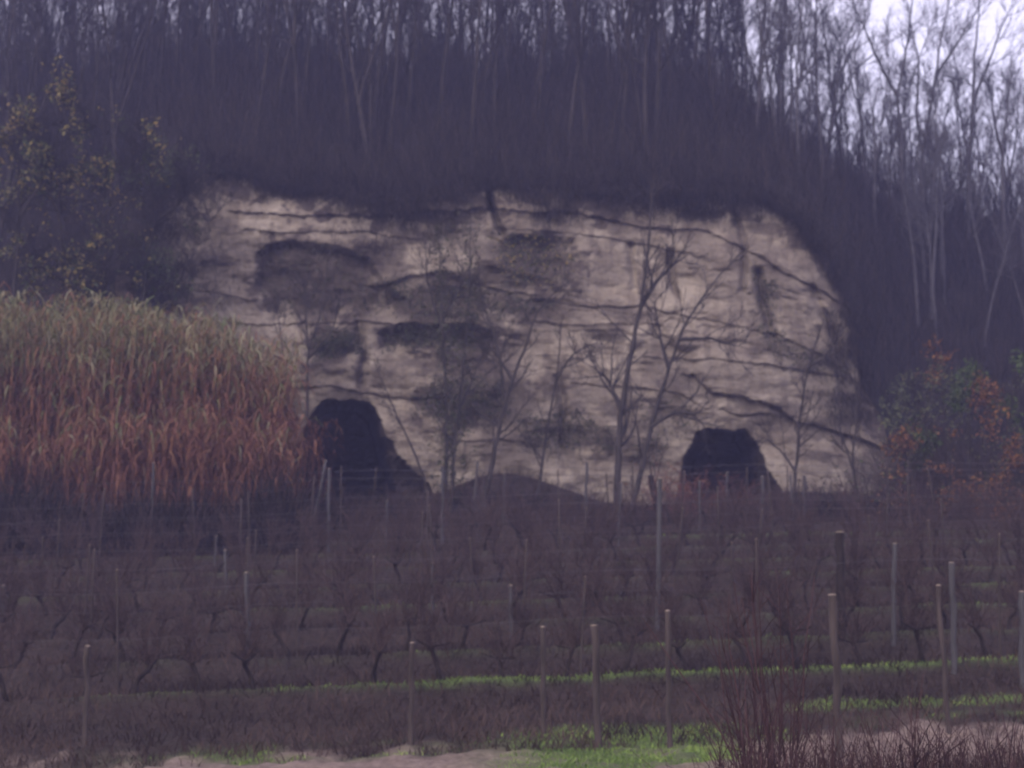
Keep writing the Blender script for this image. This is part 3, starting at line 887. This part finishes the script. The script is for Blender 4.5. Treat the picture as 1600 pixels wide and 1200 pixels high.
shrub('dense twiggy bush at the right foot of the cliff', 1330, 822, 46.3, 2.0, 1.7, 56, M_leaf_green, 120, 0.045, M_brush)
shrub('tall twiggy bush between the cliff foot and the orange saplings', 1405, 832, 46.5, 2.2, 2.4, 60, M_leaf_green, 300, 0.05, M_brush_brown)

# creepers hanging on the rock face
creep = [('dark creeper filling the arched hollow at the upper left of the cliff', ARC, 900), ('creeper cushion in the small hollow above the left cave', RECESS[1][0], 900),
         ('long dark creeper band under the ledge at mid cliff', RECESS[2][0], 1500), ('greenish creeper on the ledge just above the long dark band', PATCHES[3][0], 1500),
         ('creeper with yellowish leaves below the top ledge right of the crack', PATCHES[4][0], 900), ('dark creeper clump low on the rock behind the ivy clad trees', PATCHES[5][0], 1200),
         ('sparse creeper low on the rock left of the tallest tree', PATCHES[7][0], 700), ('small round creeper tuft beside the thin straight sapling', PATCHES[17][0], 350),
         ('creeper in the upright cleft at the right of the cliff', PATCHES[10][0], 250), ('creeper strip along the slanting ledge at the right edge of the cliff', PATCHES[11][0], 350)]
for i, (lb_, pg, num) in enumerate(creep):
    xs_ = [p[0] for p in pg]; ys_ = [p[1] for p in pg]
    X = R.uniform(min(xs_), max(xs_), num * 3); Y = R.uniform(min(ys_), max(ys_), num * 3)
    w_ = poly_sd(X, Y, pg) + 40 * fbm(X * 0.04, Y * 0.05, 4, 81) + 4
    keep = w_ > R.uniform(0, 22, len(X))
    X, Y = X[keep][:num], Y[keep][:num]
    C = np.array([on_cliff(x, y) for x, y in zip(X, Y)])
    C[:, 1] -= R.uniform(0.02, 0.22, len(C))
    o0 = C.mean(0)
    t = thing('creeper', lb_, 'creeper', tuple(o0))
    st_ = MB()
    sel = C[::14] - o0
    k = 4; pts = np.stack([sel + np.array([0, -0.02, 0]) + R.normal(0, 0.08, sel.shape) * j + np.array([0, 0, -0.11 * j]) for j in range(k)], 1)
    wd = R.normal(size=sel.shape); wd[:, 2] = 0; wd /= np.linalg.norm(wd, axis=1, keepdims=True)
    st_.ribbons(pts, np.full((len(sel), k), 0.009), wd, R.random(len(sel)))
    link('stem', st_.mesh('stem', M_brush), t)
    lb2 = MB(); lb2.leaves(C - o0, 0.05, R.uniform(0, 1, len(C)) ** 1.3)
    link('foliage', lb2.mesh('foliage', M_leaf_yellow if i == 4 else M_leaf_ivy), t)


# ------------------------------------------------------------------ masses nobody could count
def tufts(name, base, hgt, n_tw, spread, width, mat, lab, tone=(0, 1), curve=0.15):
    """upright twig tufts: base (N,3), each with n_tw curved stems"""
    N = len(base)
    B = np.repeat(base, n_tw, 0); h = np.repeat(hgt, n_tw) * R.uniform(0.4, 1.0, N * n_tw)
    off = R.normal(0, spread * 0.35, (len(B), 3)); off[:, 2] = 0
    d = R.normal(0, 0.28, (len(B), 3)); d[:, 2] = 1; d /= np.linalg.norm(d, axis=1, keepdims=True)
    c = R.normal(0, curve, (len(B), 3))
    k = 4; u = np.linspace(0, 1, k)
    pts = (B + off)[:, None] + d[:, None] * (h[:, None] * u[None])[..., None] + c[:, None] * (h[:, None] * u[None] ** 2)[..., None]
    w = (width * np.linspace(1, 0.35, k))[None] * R.uniform(0.6, 1.3, (len(B), 1))
    wd = R.normal(size=(len(B), 3)); wd[:, 2] *= 0.2; wd /= np.linalg.norm(wd, axis=1, keepdims=True)
    m = MB(); m.ribbons(pts, w, wd, R.uniform(*tone, len(B)))
    # side twigs
    q = pts[:, 1 + (R.integers(0, 2, len(B)))[0]]
    dd = d + R.normal(0, 0.55, d.shape); L = (h * 0.35)[:, None]
    p2 = np.stack([pts[:, 2], pts[:, 2] + dd * L * 0.5, pts[:, 2] + dd * L + c * L], 1)
    m.ribbons(p2, np.repeat(w[:, 2:3] * 0.7, 3, 1), wd, R.uniform(*tone, len(B)))
    p3 = np.stack([pts[:, 1], pts[:, 1] + (dd * [-1, -1, 1]) * L * 0.5, pts[:, 1] + (dd * [-1, -1, 1.1]) * L], 1)
    m.ribbons(p3, np.repeat(w[:, 2:3] * 0.7, 3, 1), wd, R.uniform(*tone, len(B)))
    o = link(name, m.mesh(name, mat))
    tag(o, lab[0], lab[1], None, 'stuff')
    return o


# brushwood on the wooded slope
n = 5200
bpx = R.uniform(-120, 1720, n); bt = R.uniform(0.0, 1.08, n) ** 0.9
base = hill_pt(bpx, bt)
tufts('brushwood', base, (0.8 + 1.6 * R.random(n)) * (1 + 1.3 * ss(0.45, 1.0, bt) * R.random(n) ** 2 * 1.6), 7, 0.5, 0.011, M_brush, ('dark leafless brushwood covering the slope above the cliff', 'brushwood'))
# the far side of the wood beyond the ridge
n = 2000
bpx = np.concatenate([np.where(R.random(n) < 0.93, R.uniform(-90, 1130, n), R.uniform(1080, 1330, n)), R.uniform(1150, 1680, 700)])
hh_ = np.concatenate([R.uniform(4.5, 9.5, n), R.uniform(2.0, 5.2, 700)])
hh_ = hh_ * (1 - 0.62 * ss(960, 1260, bpx) * (np.arange(len(bpx)) < n))
base = hill_pt(bpx, R.uniform(0.9, 1.55, len(bpx)))
tufts('distant_wood', base, hh_, 5, 1.0, 0.022, M_brush, ('dense mass of thin leafless stems at the back of the wood', 'wood'), curve=0.12)
# denser brush fringe hanging over the rim
n = 1500
bpx = R.uniform(235, 1350, n); base = hill_pt(bpx, R.uniform(0.0, 0.05, n)); base[:, 2] -= 0.25; base[:, 1] -= R.uniform(0.1, 0.5, n)
tufts('rim_brush', base, 0.2 + 0.9 * R.random(n) ** 2, 9, 0.6, 0.009, M_brush, ('ragged dark brush fringing the top edge of the cliff', 'brush'), curve=0.5)
n1, n2, n3 = 3600, 900, 260
bpx = np.concatenate([R.uniform(250, 1345, n1), 200 + R.gamma(2.2, 26, n2), R.uniform(1290, 1350, n3)])
dens = ss(0.3, 0.75, fbm(bpx[:n1] * 0.018, bpx[:n1] * 0, 3, 151) + 0.5)
dens = np.maximum(dens, ss(480, 560, bpx[:n1]) * (1 - ss(720, 760, bpx[:n1])) * 0.8)
bqy = np.concatenate([rim_py(bpx[:n1]) - 10 + R.gamma(1.3, 4 + 17 * dens), R.uniform(285, 485, n2), R.uniform(480, 650, n3)])
base = np.array([on_cliff(a, b_) for a, b_ in zip(bpx, bqy)]); base[:, 1] -= R.uniform(0.02, 0.2, len(base))
tufts('hanging_brush', base, -(0.15 + 0.6 * R.random(len(base)) ** 2), 7, 0.5, 0.008, M_brush, ('dry roots and twigs hanging over the top of the rock face', 'brush'), curve=0.6)
n = 1100
bpx = R.uniform(-80, 470, n); bd = R.uniform(39.9, 42.2, n); bx = (bpx - 800) / F * bd
base = np.stack([bx, bd, ground_z(bx, bd)], 1)
tufts('reed_foot_brambles', base, (0.35 + 1.9 * (fbm(bpx * 0.02, bd * 0, 4, 181) + 0.5)) * (0.6 + 0.6 * R.random(n)), 14, 0.45, 0.011, M_brush, ('dark brambles along the foot of the reeds', 'brambles'), curve=0.35)
# scrub at the left, above the reeds, and on the right slope foot
n = 900
bpx = np.concatenate([R.uniform(-80, 250, n // 2), R.uniform(1390, 1700, n // 2)])
bd = R.uniform(45.8, 48.8, n); bx = (bpx - 800) / F * bd
base = np.stack([bx, bd, ground_z(bx, bd)], 1)
tufts('scrub', base, 1.0 + 1.3 * R.random(n), 8, 0.5, 0.009, M_brush_brown, ('tangled leafless scrub at the foot of the wooded slope', 'scrub'))
# brambles at the cliff foot
n = 1900
bpx = R.uniform(380, 1640, n); bd = R.uniform(43.9, 47.9, n); bx = (bpx - 800) / F * bd
base = np.stack([bx, bd, ground_z(bx, bd)], 1)
hg = 0.16 + 0.75 * ss(0.42, 0.8, fbm(bpx * 0.02, bd * 0.7, 3, 161) + 0.5) * R.random(n) + 0.3 * ss(1340, 1400, bpx)
tufts('cliff_foot_weeds', base, hg, 9, 0.35, 0.008, M_brush_brown, ('brown dead weeds and brambles along the foot of the cliff', 'weeds'), curve=0.3)
# muted leafy undergrowth at the right
N = 16000
px = R.uniform(1372, 1680, N); py = R.uniform(545, 905, N); d = R.uniform(44.0, 48.3, N)
py = np.minimum(py, 840 + R.uniform(-60, 20, N))
dn = fbm(px * 0.022, py * 0.018, 4, 171) + fbm(px * 0.09, py * 0.09, 3, 172) * 0.5
keep = (dn > R.uniform(-0.20, 0.28, N)) & (py > 560 + 0.9 * np.clip(1440 - px, 0, 99) + 60 * fbm(px * 0.03, px * 0, 3, 173))
px, py, d = px[keep], py[keep], d[keep]
C = at(px, py, d); C = C[C[:, 2] > ground_z(C[:, 0], C[:, 1])]
hgt = C[:, 2] - ground_z(C[:, 0], C[:, 1])
tn = np.clip(0.30 + 0.85 * ss(3.2, 0.6, hgt + 1.6 * fbm(C[:, 0] * 0.9, C[:, 2] * 0.9, 3, 174)) * R.random(len(C)) + R.normal(0, 0.13, len(C)) - 0.12, 0, 1)
m = MB(); m.leaves(C, 0.05, tn)
tag(link('undergrowth', m.mesh('undergrowth', M_under)), 'olive and rust coloured leafy undergrowth at the foot of the slope on the right', 'undergrowth', None, 'stuff')


def blades(name, X, Y, h0, h1, w, mat, lab, tone):
    N = len(X); Z = ground_z(X, Y)
    B = np.stack([X, Y, Z - 0.01], 1); h = R.uniform(h0, h1, N)
    d = R.normal(0, 0.35, (N, 3)); d[:, 2] = 1
    c = R.normal(0, 0.35, (N, 3)); c[:, 2] = -0.15
    u = np.linspace(0, 1, 3)
    pts = B[:, None] + d[:, None] * (h[:, None] * u)[..., None] + c[:, None] * (h[:, None] * u ** 2)[..., None]
    wd = R.normal(size=(N, 3)); wd[:, 2] = 0; wd /= np.linalg.norm(wd, axis=1, keepdims=True)
    m = MB(); m.ribbons(pts, np.array([1, 0.75, 0.15])[None] * w * R.uniform(0.6, 1.3, (N, 1)), wd, tone)
    return tag(link(name, m.mesh(name, mat)), lab[0], lab[1], None, 'stuff')


# dead grass over the banks
N = 90000
Y = 21.3 + (48.5 - 21.3) * R.random(N) ** 1.15
X = (R.uniform(-60, 1660, N) - 800) / F * Y
keep = ((soil_mask(X, Y) < R.uniform(0.1, 0.9, N)) | (R.random(N) < 0.09)) & (R.random(N) < 0.35 + 0.9 * (fbm(X * 0.9, Y * 0.9, 4, 121) + 0.5))
X, Y = X[keep], Y[keep]
tn = np.clip(0.42 + 1.9 * fbm(X * 0.6, Y * 1.1, 3, 123) + R.normal(0, 0.16, len(X)), 0, 0.84)
blades('dead_grass', X, Y, 0.06, 0.26, 0.008, M_dry, ('brown dead grass on the vineyard banks', 'grass'), tn)
# green grass in strips along the rows and in the patch by the field
N = 170000
Y = 18.0 + (42 - 18.0) * R.random(N) ** 1.5
X = (R.uniform(-60, 1660, N) - 800) / F * Y
g = green_mask(X, Y)
keep = g > R.uniform(0.25, 1.1, N)
X, Y = X[keep], Y[keep]
tn = np.clip(0.45 + 1.0 * fbm(X * 1.1, Y * 1.4, 3, 127) + R.normal(0, 0.15, len(X)), 0, 1)
blades('green_grass', X, Y, 0.025, 0.085, 0.009, M_grass, ('green grass growing in strips under the vine rows', 'grass'), tn)

# ------------------------------------------------------------------ reed bed
RTOP = np.array([(-120, 455), (0, 462), (60, 470), (150, 462), (220, 474), (262, 480), (318, 492), (345, 522), (380, 516), (410, 500), (440, 515), (462, 600), (480, 660)], float)


def reed_mesh(m, bx, by, bz, H, nl, lo_droop=1.0, bias=0.0):
    """cane with long arching leaves; leaf colour goes from russet low to green high"""
    N = len(bx)
    lean = R.normal(0, 0.06, (N, 3)); lean[:, 2] = 1
    k = 6; u = np.linspace(0, 1, k)
    bend = R.normal(0, 0.07, (N, 3)); bend[:, 2] = 0
    B = np.stack([bx, by, bz], 1)
    pts = B[:, None] + lean[:, None] * (H[:, None] * u)[..., None] + bend[:, None] * (H[:, None] * u ** 2)[..., None]
    wd = R.normal(size=(N, 3)); wd[:, 2] = 0; wd /= np.linalg.norm(wd, axis=1, keepdims=True)
    ht_ = u[None] * (H[:, None] / 6.0)
    m.ribbons(pts, np.full((N, k), 0.011) * np.linspace(1.1, 0.5, k), wd, np.clip(0.2 + 0.5 * ht_, 0, 1))
    for j in range(nl):
        f = R.uniform(0.18, 1.0, N)
        i = np.clip((f * (k - 1)).astype(int), 0, k - 2); g_ = (f * (k - 1) - i)[:, None]
        s_ = pts[np.arange(N), i] * (1 - g_) + pts[np.arange(N), i + 1] * g_
        az = R.uniform(0, 6.283, N)
        hz = np.stack([np.cos(az), np.sin(az), np.zeros(N)], 1)
        L = R.uniform(0.4, 0.92, N)[:, None] * (0.75 + 0.25 * f[:, None])
        droop = np.where(f[:, None] < 0.62, 1.3, 0.55) * lo_droop * R.uniform(0.6, 1.4, (N, 1))
        p1 = s_ + hz * L * 0.28 + np.array([0, 0, 1]) * L * 0.32 * np.where(f[:, None] < 0.5, 0.3, 1)
        p2 = s_ + hz * L * 0.58 + np.array([0, 0, 1]) * L * (0.36 - 0.42 * droop)
        p3 = s_ + hz * L * 0.74 + np.array([0, 0, 1]) * L * (0.25 - 1.0 * droop)
        lp = np.stack([s_, p1, p2, p3], 1)
        lw = np.array([0.5, 1.0, 0.8, 0.15])[None] * R.uniform(0.008, 0.019, (N, 1))
        sd = np.stack([-np.sin(az), np.cos(az), R.normal(0, 0.5, N)], 1); sd /= np.linalg.norm(sd, axis=1, keepdims=True)
        hh = f * H / 6.0
        tone = 0.20 + 0.62 * ss(0.45, 0.80, hh + R.normal(0, 0.14, N)) + R.normal(0, 0.17, N) - 0.03 + bias
        tone = np.where(R.random(N) < 0.05, 0.55, tone)
        tone = np.where((hh > 0.72) & (R.random(N) < 0.10), 1.0, tone)
        m.ribbons(lp, lw, sd, np.clip(tone, 0, 1))


m = MB()
N = 1900
px = R.uniform(-110, 440, N * 2); px = px[fbm(px * 0.03, px * 0, 3, 141) + 0.5 > R.uniform(0.22, 0.72, N * 2)][:N]; N = len(px); d = R.uniform(42.6, 45.8, N)
x = (px - 800) / F * d; z = ground_z(x, d) - 0.1
ztop = at(px, np.interp(px, RTOP[:, 0], RTOP[:, 1]) + R.gamma(1.2, 55, N) * ss(385, 435, px) + R.gamma(1.5, 34, N) + 30 * fbm(px * 0.035, d * 2, 3, 143), d)[:, 2]
reed_mesh(m, x, d, z, np.maximum(ztop - z, 1.0), 19)
o = link('reed_bed', m.mesh('reed_bed', M_reed)); tag(o, 'tall reed bed, green topped and russet below, left of the left cave', 'reeds', None, 'stuff')
m = MB()
N = 420
px = np.where(R.random(N) < 0.4, R.uniform(-60, 150, N), R.uniform(150, 455, N)); d = R.uniform(41.2, 42.6, N)
x = (px - 800) / F * d; z = ground_z(x, d) - 0.1
tp = np.where(px < 150, 690, 665) + 22 * np.sin(px * 0.035) + R.normal(0, 16, N)
ztop = at(px, tp, d)[:, 2]
reed_mesh(m, x, d, z, np.maximum(ztop - z, 0.8), 16, 1.15, 0.16)
o = link('dead_reeds', m.mesh('dead_reeds', M_reed)); tag(o, 'short dead russet reeds drooping in front of the tall reed bed', 'reeds', None, 'stuff')


def reed_clump(label, px, py, ptop, d, n, w):
    o0 = at(px, py, d); t = thing('reed_clump', label, 'reeds', tuple(o0))
    m = MB(); x = R.normal(0, w, n); y = R.normal(0, w, n)
    H = (at(px, ptop, d)[2] - o0[2]) * R.uniform(0.7, 1.0, n)
    reed_mesh(m, x, y, np.full(n, -0.2), H, 16, 0.9, 0.05)
    link('cane', m.mesh('cane', M_reed), t)
    return t


reed_clump('tall reed clump with pale plume leaves at the right end of the reed bed', 436, 790, 508, 44.5, 12, 0.22)
reed_clump('short reed clump with a yellow tip beside the left cave mouth', 486, 775, 632, 45.4, 14, 0.22)
reed_clump('tallest reed clump rising above the middle of the reed bed', 170, 800, 452, 44.0, 16, 0.3)
reed_clump('reed clump in the gap right of the reed bed shoulder', 352, 790, 512, 45.2, 12, 0.2)


# ------------------------------------------------------------------ vineyard: vines
def vine_proto(i):
    tr, ca = MB(), MB()
    hgt = random.uniform(0.42, 0.7)
    T = poly((0, 0, -0.15), (random.gauss(0, 0.15), 0, 1), hgt + 0.15, 8, 0.24, 0.2)
    rad = np.linspace(0.056, 0.034, 9) * np.array([1.25, 1, 0.9, 1.1, 0.85, 1.05, 0.9, 1.15, 1.3])
    tr.tube(T, rad, 6)
    arms = []
    for s_ in (-1, 1):
        if random.random() < 0.8:
            A = poly(T[-1], (s_, random.gauss(0, 0.2), 0.5), random.uniform(0.2, 0.4), 4, 0.2)
            tr.tube(A, np.linspace(0.018, 0.011, 5), 5); arms.append(A)
    if not arms: arms = [T[-3:]]
    for _ in range(random.randint(24, 34)):
        A = random.choice(arms); p = A[random.randrange(len(A))]
        if random.random() < 0.3: p = T[random.randint(4, 8)]
        C = poly(p, (random.gauss(0, 0.38), random.gauss(0, 0.25), 1), random.uniform(0.5, 1.2), 7, 0.15, random.choice([0.09, 0.06, -0.06]))
        ca.tube(C, np.linspace(0.0075, 0.0045, 8), 3, random.random())
        for _ in range(3):
            q = random.randint(1, 6)
            E = poly(C[q], side_dir(unit(C[q] - C[q - 1]), random.uniform(0.5, 1.1)), random.uniform(0.15, 0.4), 3, 0.2)
            ca.tube(E, np.linspace(0.006, 0.004, 4), 3, random.random())
    return tr.mesh('trunk', M_vine), ca.mesh('canes', M_cane)


vines = [vine_proto(i) for i in range(10)]
ORD = ['lowest', 'second lowest', 'third', 'fourth', 'fifth', 'sixth', 'seventh', 'eighth', 'topmost']
WH = ['just above the brightest grass strip', 'from the bottom', 'from the bottom of the vineyard', 'from the bottom of the vineyard', 'from the bottom of the vineyard',
      'from the bottom of the vineyard', 'from the bottom of the vineyard', 'from the bottom of the vineyard', 'close below the cliff']
for ri, r in enumerate(ROWS):
    half = 830 / F * r
    sp = 0.92 if ri < 5 else 1.0
    x = -half + random.uniform(0, 1)
    while x < half:
        xx = x + random.uniform(-0.14, 0.14); yy = r + 0.02 * xx
        pxx = 800 + xx / yy * F
        x += sp
        if ri >= 7 and pxx < 440: continue              # the reeds stand here
        if random.random() < 0.05: continue
        t = thing('grapevine', f'gnarled leafless grapevine in the {ORD[ri]} vine row {WH[ri]}', 'grapevine', (xx, yy, float(ground_z(xx, yy))), f'vines of the {ORD[ri]} row', random.choice([0, math.pi]) + random.gauss(0, 0.3))
        s_ = random.uniform(0.72, 1.0) * (0.88 if ri > 6 else 1.0); t.scale = (s_, s_, s_)
        k = random.randrange(10)
        link('trunk', vines[k][0], t); link('canes', vines[k][1], t)
# thin stakes between the vines
stk = None
for ri, r in enumerate(ROWS):
    half = 800 / F * r
    x = -half + 0.7 + 1.7 * random.random()
    while x < half:
        xx = x; yy = r + 0.02 * xx + 0.06; x += random.uniform(2.6, 4.2)
        if ri >= 7 and 800 + xx / yy * F < 440: continue
        if stk is None:
            m = MB(); m.tube(np.array([[0, 0, -0.2], [0.006, 0, 0.5], [-0.004, 0.004, 1.1], [0.004, 0, 1.75]]), [0.021, 0.021, 0.019, 0.018], 6); stk = m.mesh('shaft', M_post_brown)
            m = MB(); m.tube(np.array([[0.004, 0, 1.748], [0.004, 0, 1.757], [0.004, 0, 1.762]]), [0.0185, 0.017, 0.001], 6); stk2 = m.mesh('cut_top', M_cut)
        t = thing('vine_stake', f'thin wooden stake in the {ORD[ri]} vine row {WH[ri]}', 'stake', (xx, yy, float(ground_z(xx, yy))), f'stakes of the {ORD[ri]} row', random.uniform(0, 6.28))
        t.rotation_euler = (random.gauss(0, 0.05), random.gauss(0, 0.05), random.uniform(0, 6.28)); s_ = random.uniform(0.85, 1.15); t.scale = (1, 1, s_)
        link('shaft', stk, t); link('cut_top', stk2, t)
# wires
for ri, r in enumerate(ROWS):
    half = 860 / F * r
    x0 = -half if ri < 6 else (-half)
    for hh, wn_ in ((0.85, 'lower'), (1.55, 'upper')):
        xs_ = np.arange(x0, half, 1.0); ys_ = r + 0.02 * xs_ - 0.03
        zs_ = np.array([float(ground_z(a, b)) for a, b in zip(xs_, ys_)])
        zs_ = np.convolve(np.pad(zs_, 3, 'edge'), np.ones(7) / 7, 'valid') + hh + 0.03 * np.sin(xs_ * 1.3)
        m = MB(); m.tube(np.stack([xs_, ys_, zs_], 1), 0.0028 if ri < 7 else 0.0055, 4)
        o = link('trellis_wire', m.mesh('trellis_wire', M_wire)); tag(o, f'{wn_} wire of the {ORD[ri]} vine row {WH[ri]}', 'wire')

# ------------------------------------------------------------------ posts
def post(label, tx, ty, bx, by, r, mat, cap=True, d=None):
    p = on_ground(bx, by) if d is None else at(bx, by, d)
    top = at(tx, ty, p[1]) - p
    t = thing('vineyard_post', label, 'post', tuple(p), 'posts of the vineyard')
    n = 9; u = np.linspace(-0.12, 1, n)[:, None]
    P = top * u; P[2:-1] += np.random.default_rng(int(tx)).normal(0, 0.008, (n - 3, 3))
    m = MB(); rr = r * (1 + 0.08 * np.sin(np.arange(n) * 2.1 + tx)); m.tube(P, rr, 7)
    link('shaft', m.mesh('shaft', mat), t)
    if cap:
        a = unit(top); m = MB(); m.tube(np.array([top - a * 0.004, top + a * 0.012, top + a * 0.02]), [r * 1.02, r * 0.98, 0.002], 7)
        link('cut_top', m.mesh('cut_top', M_cut), t)
    return t


PB, PG = M_post_brown, M_post
POSTS = [
    ('thick near wooden post standing right of the bare shoot bush', 1300, 930, 1312, 1180, 0.052, PB),
    ('thick near wooden post leaning left, nearest the right edge', 1466, 915, 1483, 1148, 0.036, PB),
    ('near wooden post at the left side of the bare shoot bush', 1043, 955, 1047, 1172, 0.038, PB),
    ('near wooden post standing in the bright green grass patch', 928, 978, 935, 1166, 0.050, PB),
    ('near slim wooden post left of the bright green grass patch', 848, 980, 849, 1148, 0.036, PB),
    ('near slim wooden post in the middle of the bottom edge', 644, 1005, 642, 1165, 0.036, PB),
    ('faint near wooden post at the lower left', 137, 1010, 133, 1165, 0.038, PB),
    ('tall thin pale post below the broken stump', 1031, 748, 1027, 985, 0.042, PG),
    ('thick dark post with a dead vine right of the straight tree', 1312, 832, 1314, 1000, 0.075, M_vine),
    ('tall pale post left of the thick leaning near post', 1398, 850, 1396, 1010, 0.04, PG),
    ('tall pale post right of the thick leaning near post', 1487, 880, 1491, 1052, 0.045, PG),
    ('pale post cut by the right frame edge', 1597, 925, 1598, 1075, 0.05, PG),
    ('mid vineyard pale post left of the picture middle', 385, 895, 388, 1012, 0.038, PG),
    ('short pale post left of the mid vineyard post', 352, 860, 354, 925, 0.036, PG),
    ('thin pale post in the centre of the vineyard', 798, 915, 799, 1000, 0.033, PG),
    ('thin dark post right of the centre vineyard post', 675, 880, 676, 960, 0.03, PG),
    ('pale upright post at the left end before the reeds', 190, 724, 182, 838, 0.034, PG),
    ('leaning brace post propping an upright one before the reeds', 237, 752, 214, 845, 0.032, PG),
    ('upright post propped by a leaning brace before the reeds', 240, 724, 236, 862, 0.036, PG),
    ('short thick post right of the braced pair before the reeds', 258, 768, 260, 838, 0.052, PG),
    ('thin low post between the reeds and the vines', 291, 795, 290, 850, 0.028, PG),
    ('pale post at the right end of the reed bed', 450, 728, 447, 845, 0.034, PG),
    ('slanting pale post in front of the left cave', 509, 720, 484, 850, 0.034, PG),
    ('upright pale post beside the slanting one before the left cave', 514, 733, 513, 862, 0.038, PG),
    ('thin post at the right side of the left cave', 605, 783, 603, 862, 0.03, PG),
    ('pale post in front of the ivy clad trees', 691, 728, 691, 850, 0.034, PG),
    ('leaning post between the ivy clad trees and the forked tree', 746, 720, 738, 822, 0.034, PG),
    ('thin post on the brambly earth mound', 788, 742, 787, 822, 0.028, PG),
    ('pale post standing alone left of the tallest tree', 917, 722, 915, 812, 0.040, PG),
    ('thin pale post touching the foot of the tallest tree', 970, 755, 966, 860, 0.03, PG),
    ('post before the left half of the right cave', 1093, 752, 1092, 830, 0.03, PG),
    ('post before the middle of the right cave', 1136, 738, 1135, 812, 0.034, PG),
    ('post before the right edge of the right cave', 1191, 745, 1191, 832, 0.038, PG),
    ('post just right of the straight bare tree', 1257, 743, 1256, 815, 0.044, PG),
    ('thin leaning post mid slope below the left cave', 338, 838, 335, 885, 0.028, PG),
    ('slim pale post under the right end of the slanting cliff ledge', 1235, 742, 1242, 850, 0.024, PG),
    ('thin grey post at the far left edge of the vineyard', 6, 915, 4, 985, 0.034, PG),
]
for lb_, tx, ty, bx, by, r, mt in POSTS:
    post(lb_, tx, ty, bx, by, r, mt, cap=True)

# ------------------------------------------------------------------ foreground growth at the lower right
def shoot_bush(label, px, d, H, n, w, name='shoot_bush'):
    x = (px - 800) / F * d; o0 = np.array([x, d, float(ground_z(x, d))])
    t = thing(name, label, 'bush', tuple(o0))
    a_, b_ = MB(), MB()
    for i in range(n):
        az = random.uniform(0, 6.28); sp = random.random() ** 0.7
        B = poly((math.cos(az) * 0.14, math.sin(az) * 0.14, -0.05), (math.cos(az) * w * sp - 0.06, math.sin(az) * w * sp * 0.6, 1), H * random.uniform(0.45, 1.0) * (1.05 - 0.3 * sp), 9, 0.06, 0.02)
        a_.tube(B, np.linspace(random.uniform(0.009, 0.014), 0.0035, 10), 5, random.random())
        for _ in range(5):
            q = random.randint(2, 8); C = poly(B[q], side_dir(unit(B[q] - B[q - 1]), random.uniform(0.3, 0.8)), random.uniform(0.15, 0.5), 4, 0.12)
            b_.tube(C, np.linspace(0.0045, 0.0022, 5), 3, random.random())
    for V_, Q_, A_ in zip(b_.V, b_.Q, b_.A): a_.V.append(V_); a_.Q.append(Q_ + a_.n); a_.A.append(A_)
    link('stem', a_.mesh('stem', M_redstem), t)


shoot_bush('tall bush of dark bare shoots at the bottom right', 1192, 14.5, 2.6, 36, 0.25)
shoot_bush('low tuft of dark shoots at the foot of the tall shoot bush', 1150, 13.5, 1.0, 24, 0.4, 'shoot_tuft')
lows = [(1262, 1.0), (1330, 0.82), (1385, 1.05), (1440, 1.2), (1490, 0.95), (1545, 0.9), (1590, 1.1)]
ww = ['left of the thick near post', 'right under the thick near post', 'between the two thick near posts', 'in front of the leaning near post', 'right of the leaning near post', 'near the bottom right corner', 'in the bottom right corner']
for (px, h), w_ in zip(lows, ww):
    shoot_bush('low dark red weed clump ' + w_, px, 13.6 + random.uniform(-0.5, 0.8), h, 34, 0.5, 'weed_clump')
n = 420
bpx = R.uniform(1130, 1650, n); bd = R.uniform(12.6, 14.6, n); bx = (bpx - 800) / F * bd
base = np.stack([bx, bd, ground_z(bx, bd)], 1)
tufts('roadside_weeds', base, 0.45 + 0.5 * R.random(n), 7, 0.22, 0.0045, M_redstem, ('dark red dead weeds along the bottom right edge', 'weeds'), curve=0.25)

# ------------------------------------------------------------------ thin mist
m, nt, b = mat_new('mist')
nt.nodes.remove(b)
v = N_(nt, 'ShaderNodeVolumePrincipled', Density=0.0017, Anisotropy=0.2)
v.inputs['Color'].default_value = (0.52, 0.54, 0.96, 1)
nt.links.new(v.outputs[0], nt.nodes['Material Output'].inputs['Volume'])
x0, x1, y0, y1, z0, z1 = -152, 152, -152, 152, -6, 45
V = np.array([(x, y, z) for z in (z0, z1) for y in (y0, y1) for x in (x0, x1)], float)
Q = np.array([(0, 2, 3, 1), (4, 5, 7, 6), (0, 1, 5, 4), (2, 6, 7, 3), (0, 4, 6, 2), (1, 3, 7, 5)])
tag(link('haze', mesh_q('haze', V, Q, m)), 'thin bluish evening mist over the whole place', 'haze', None, 'stuff')
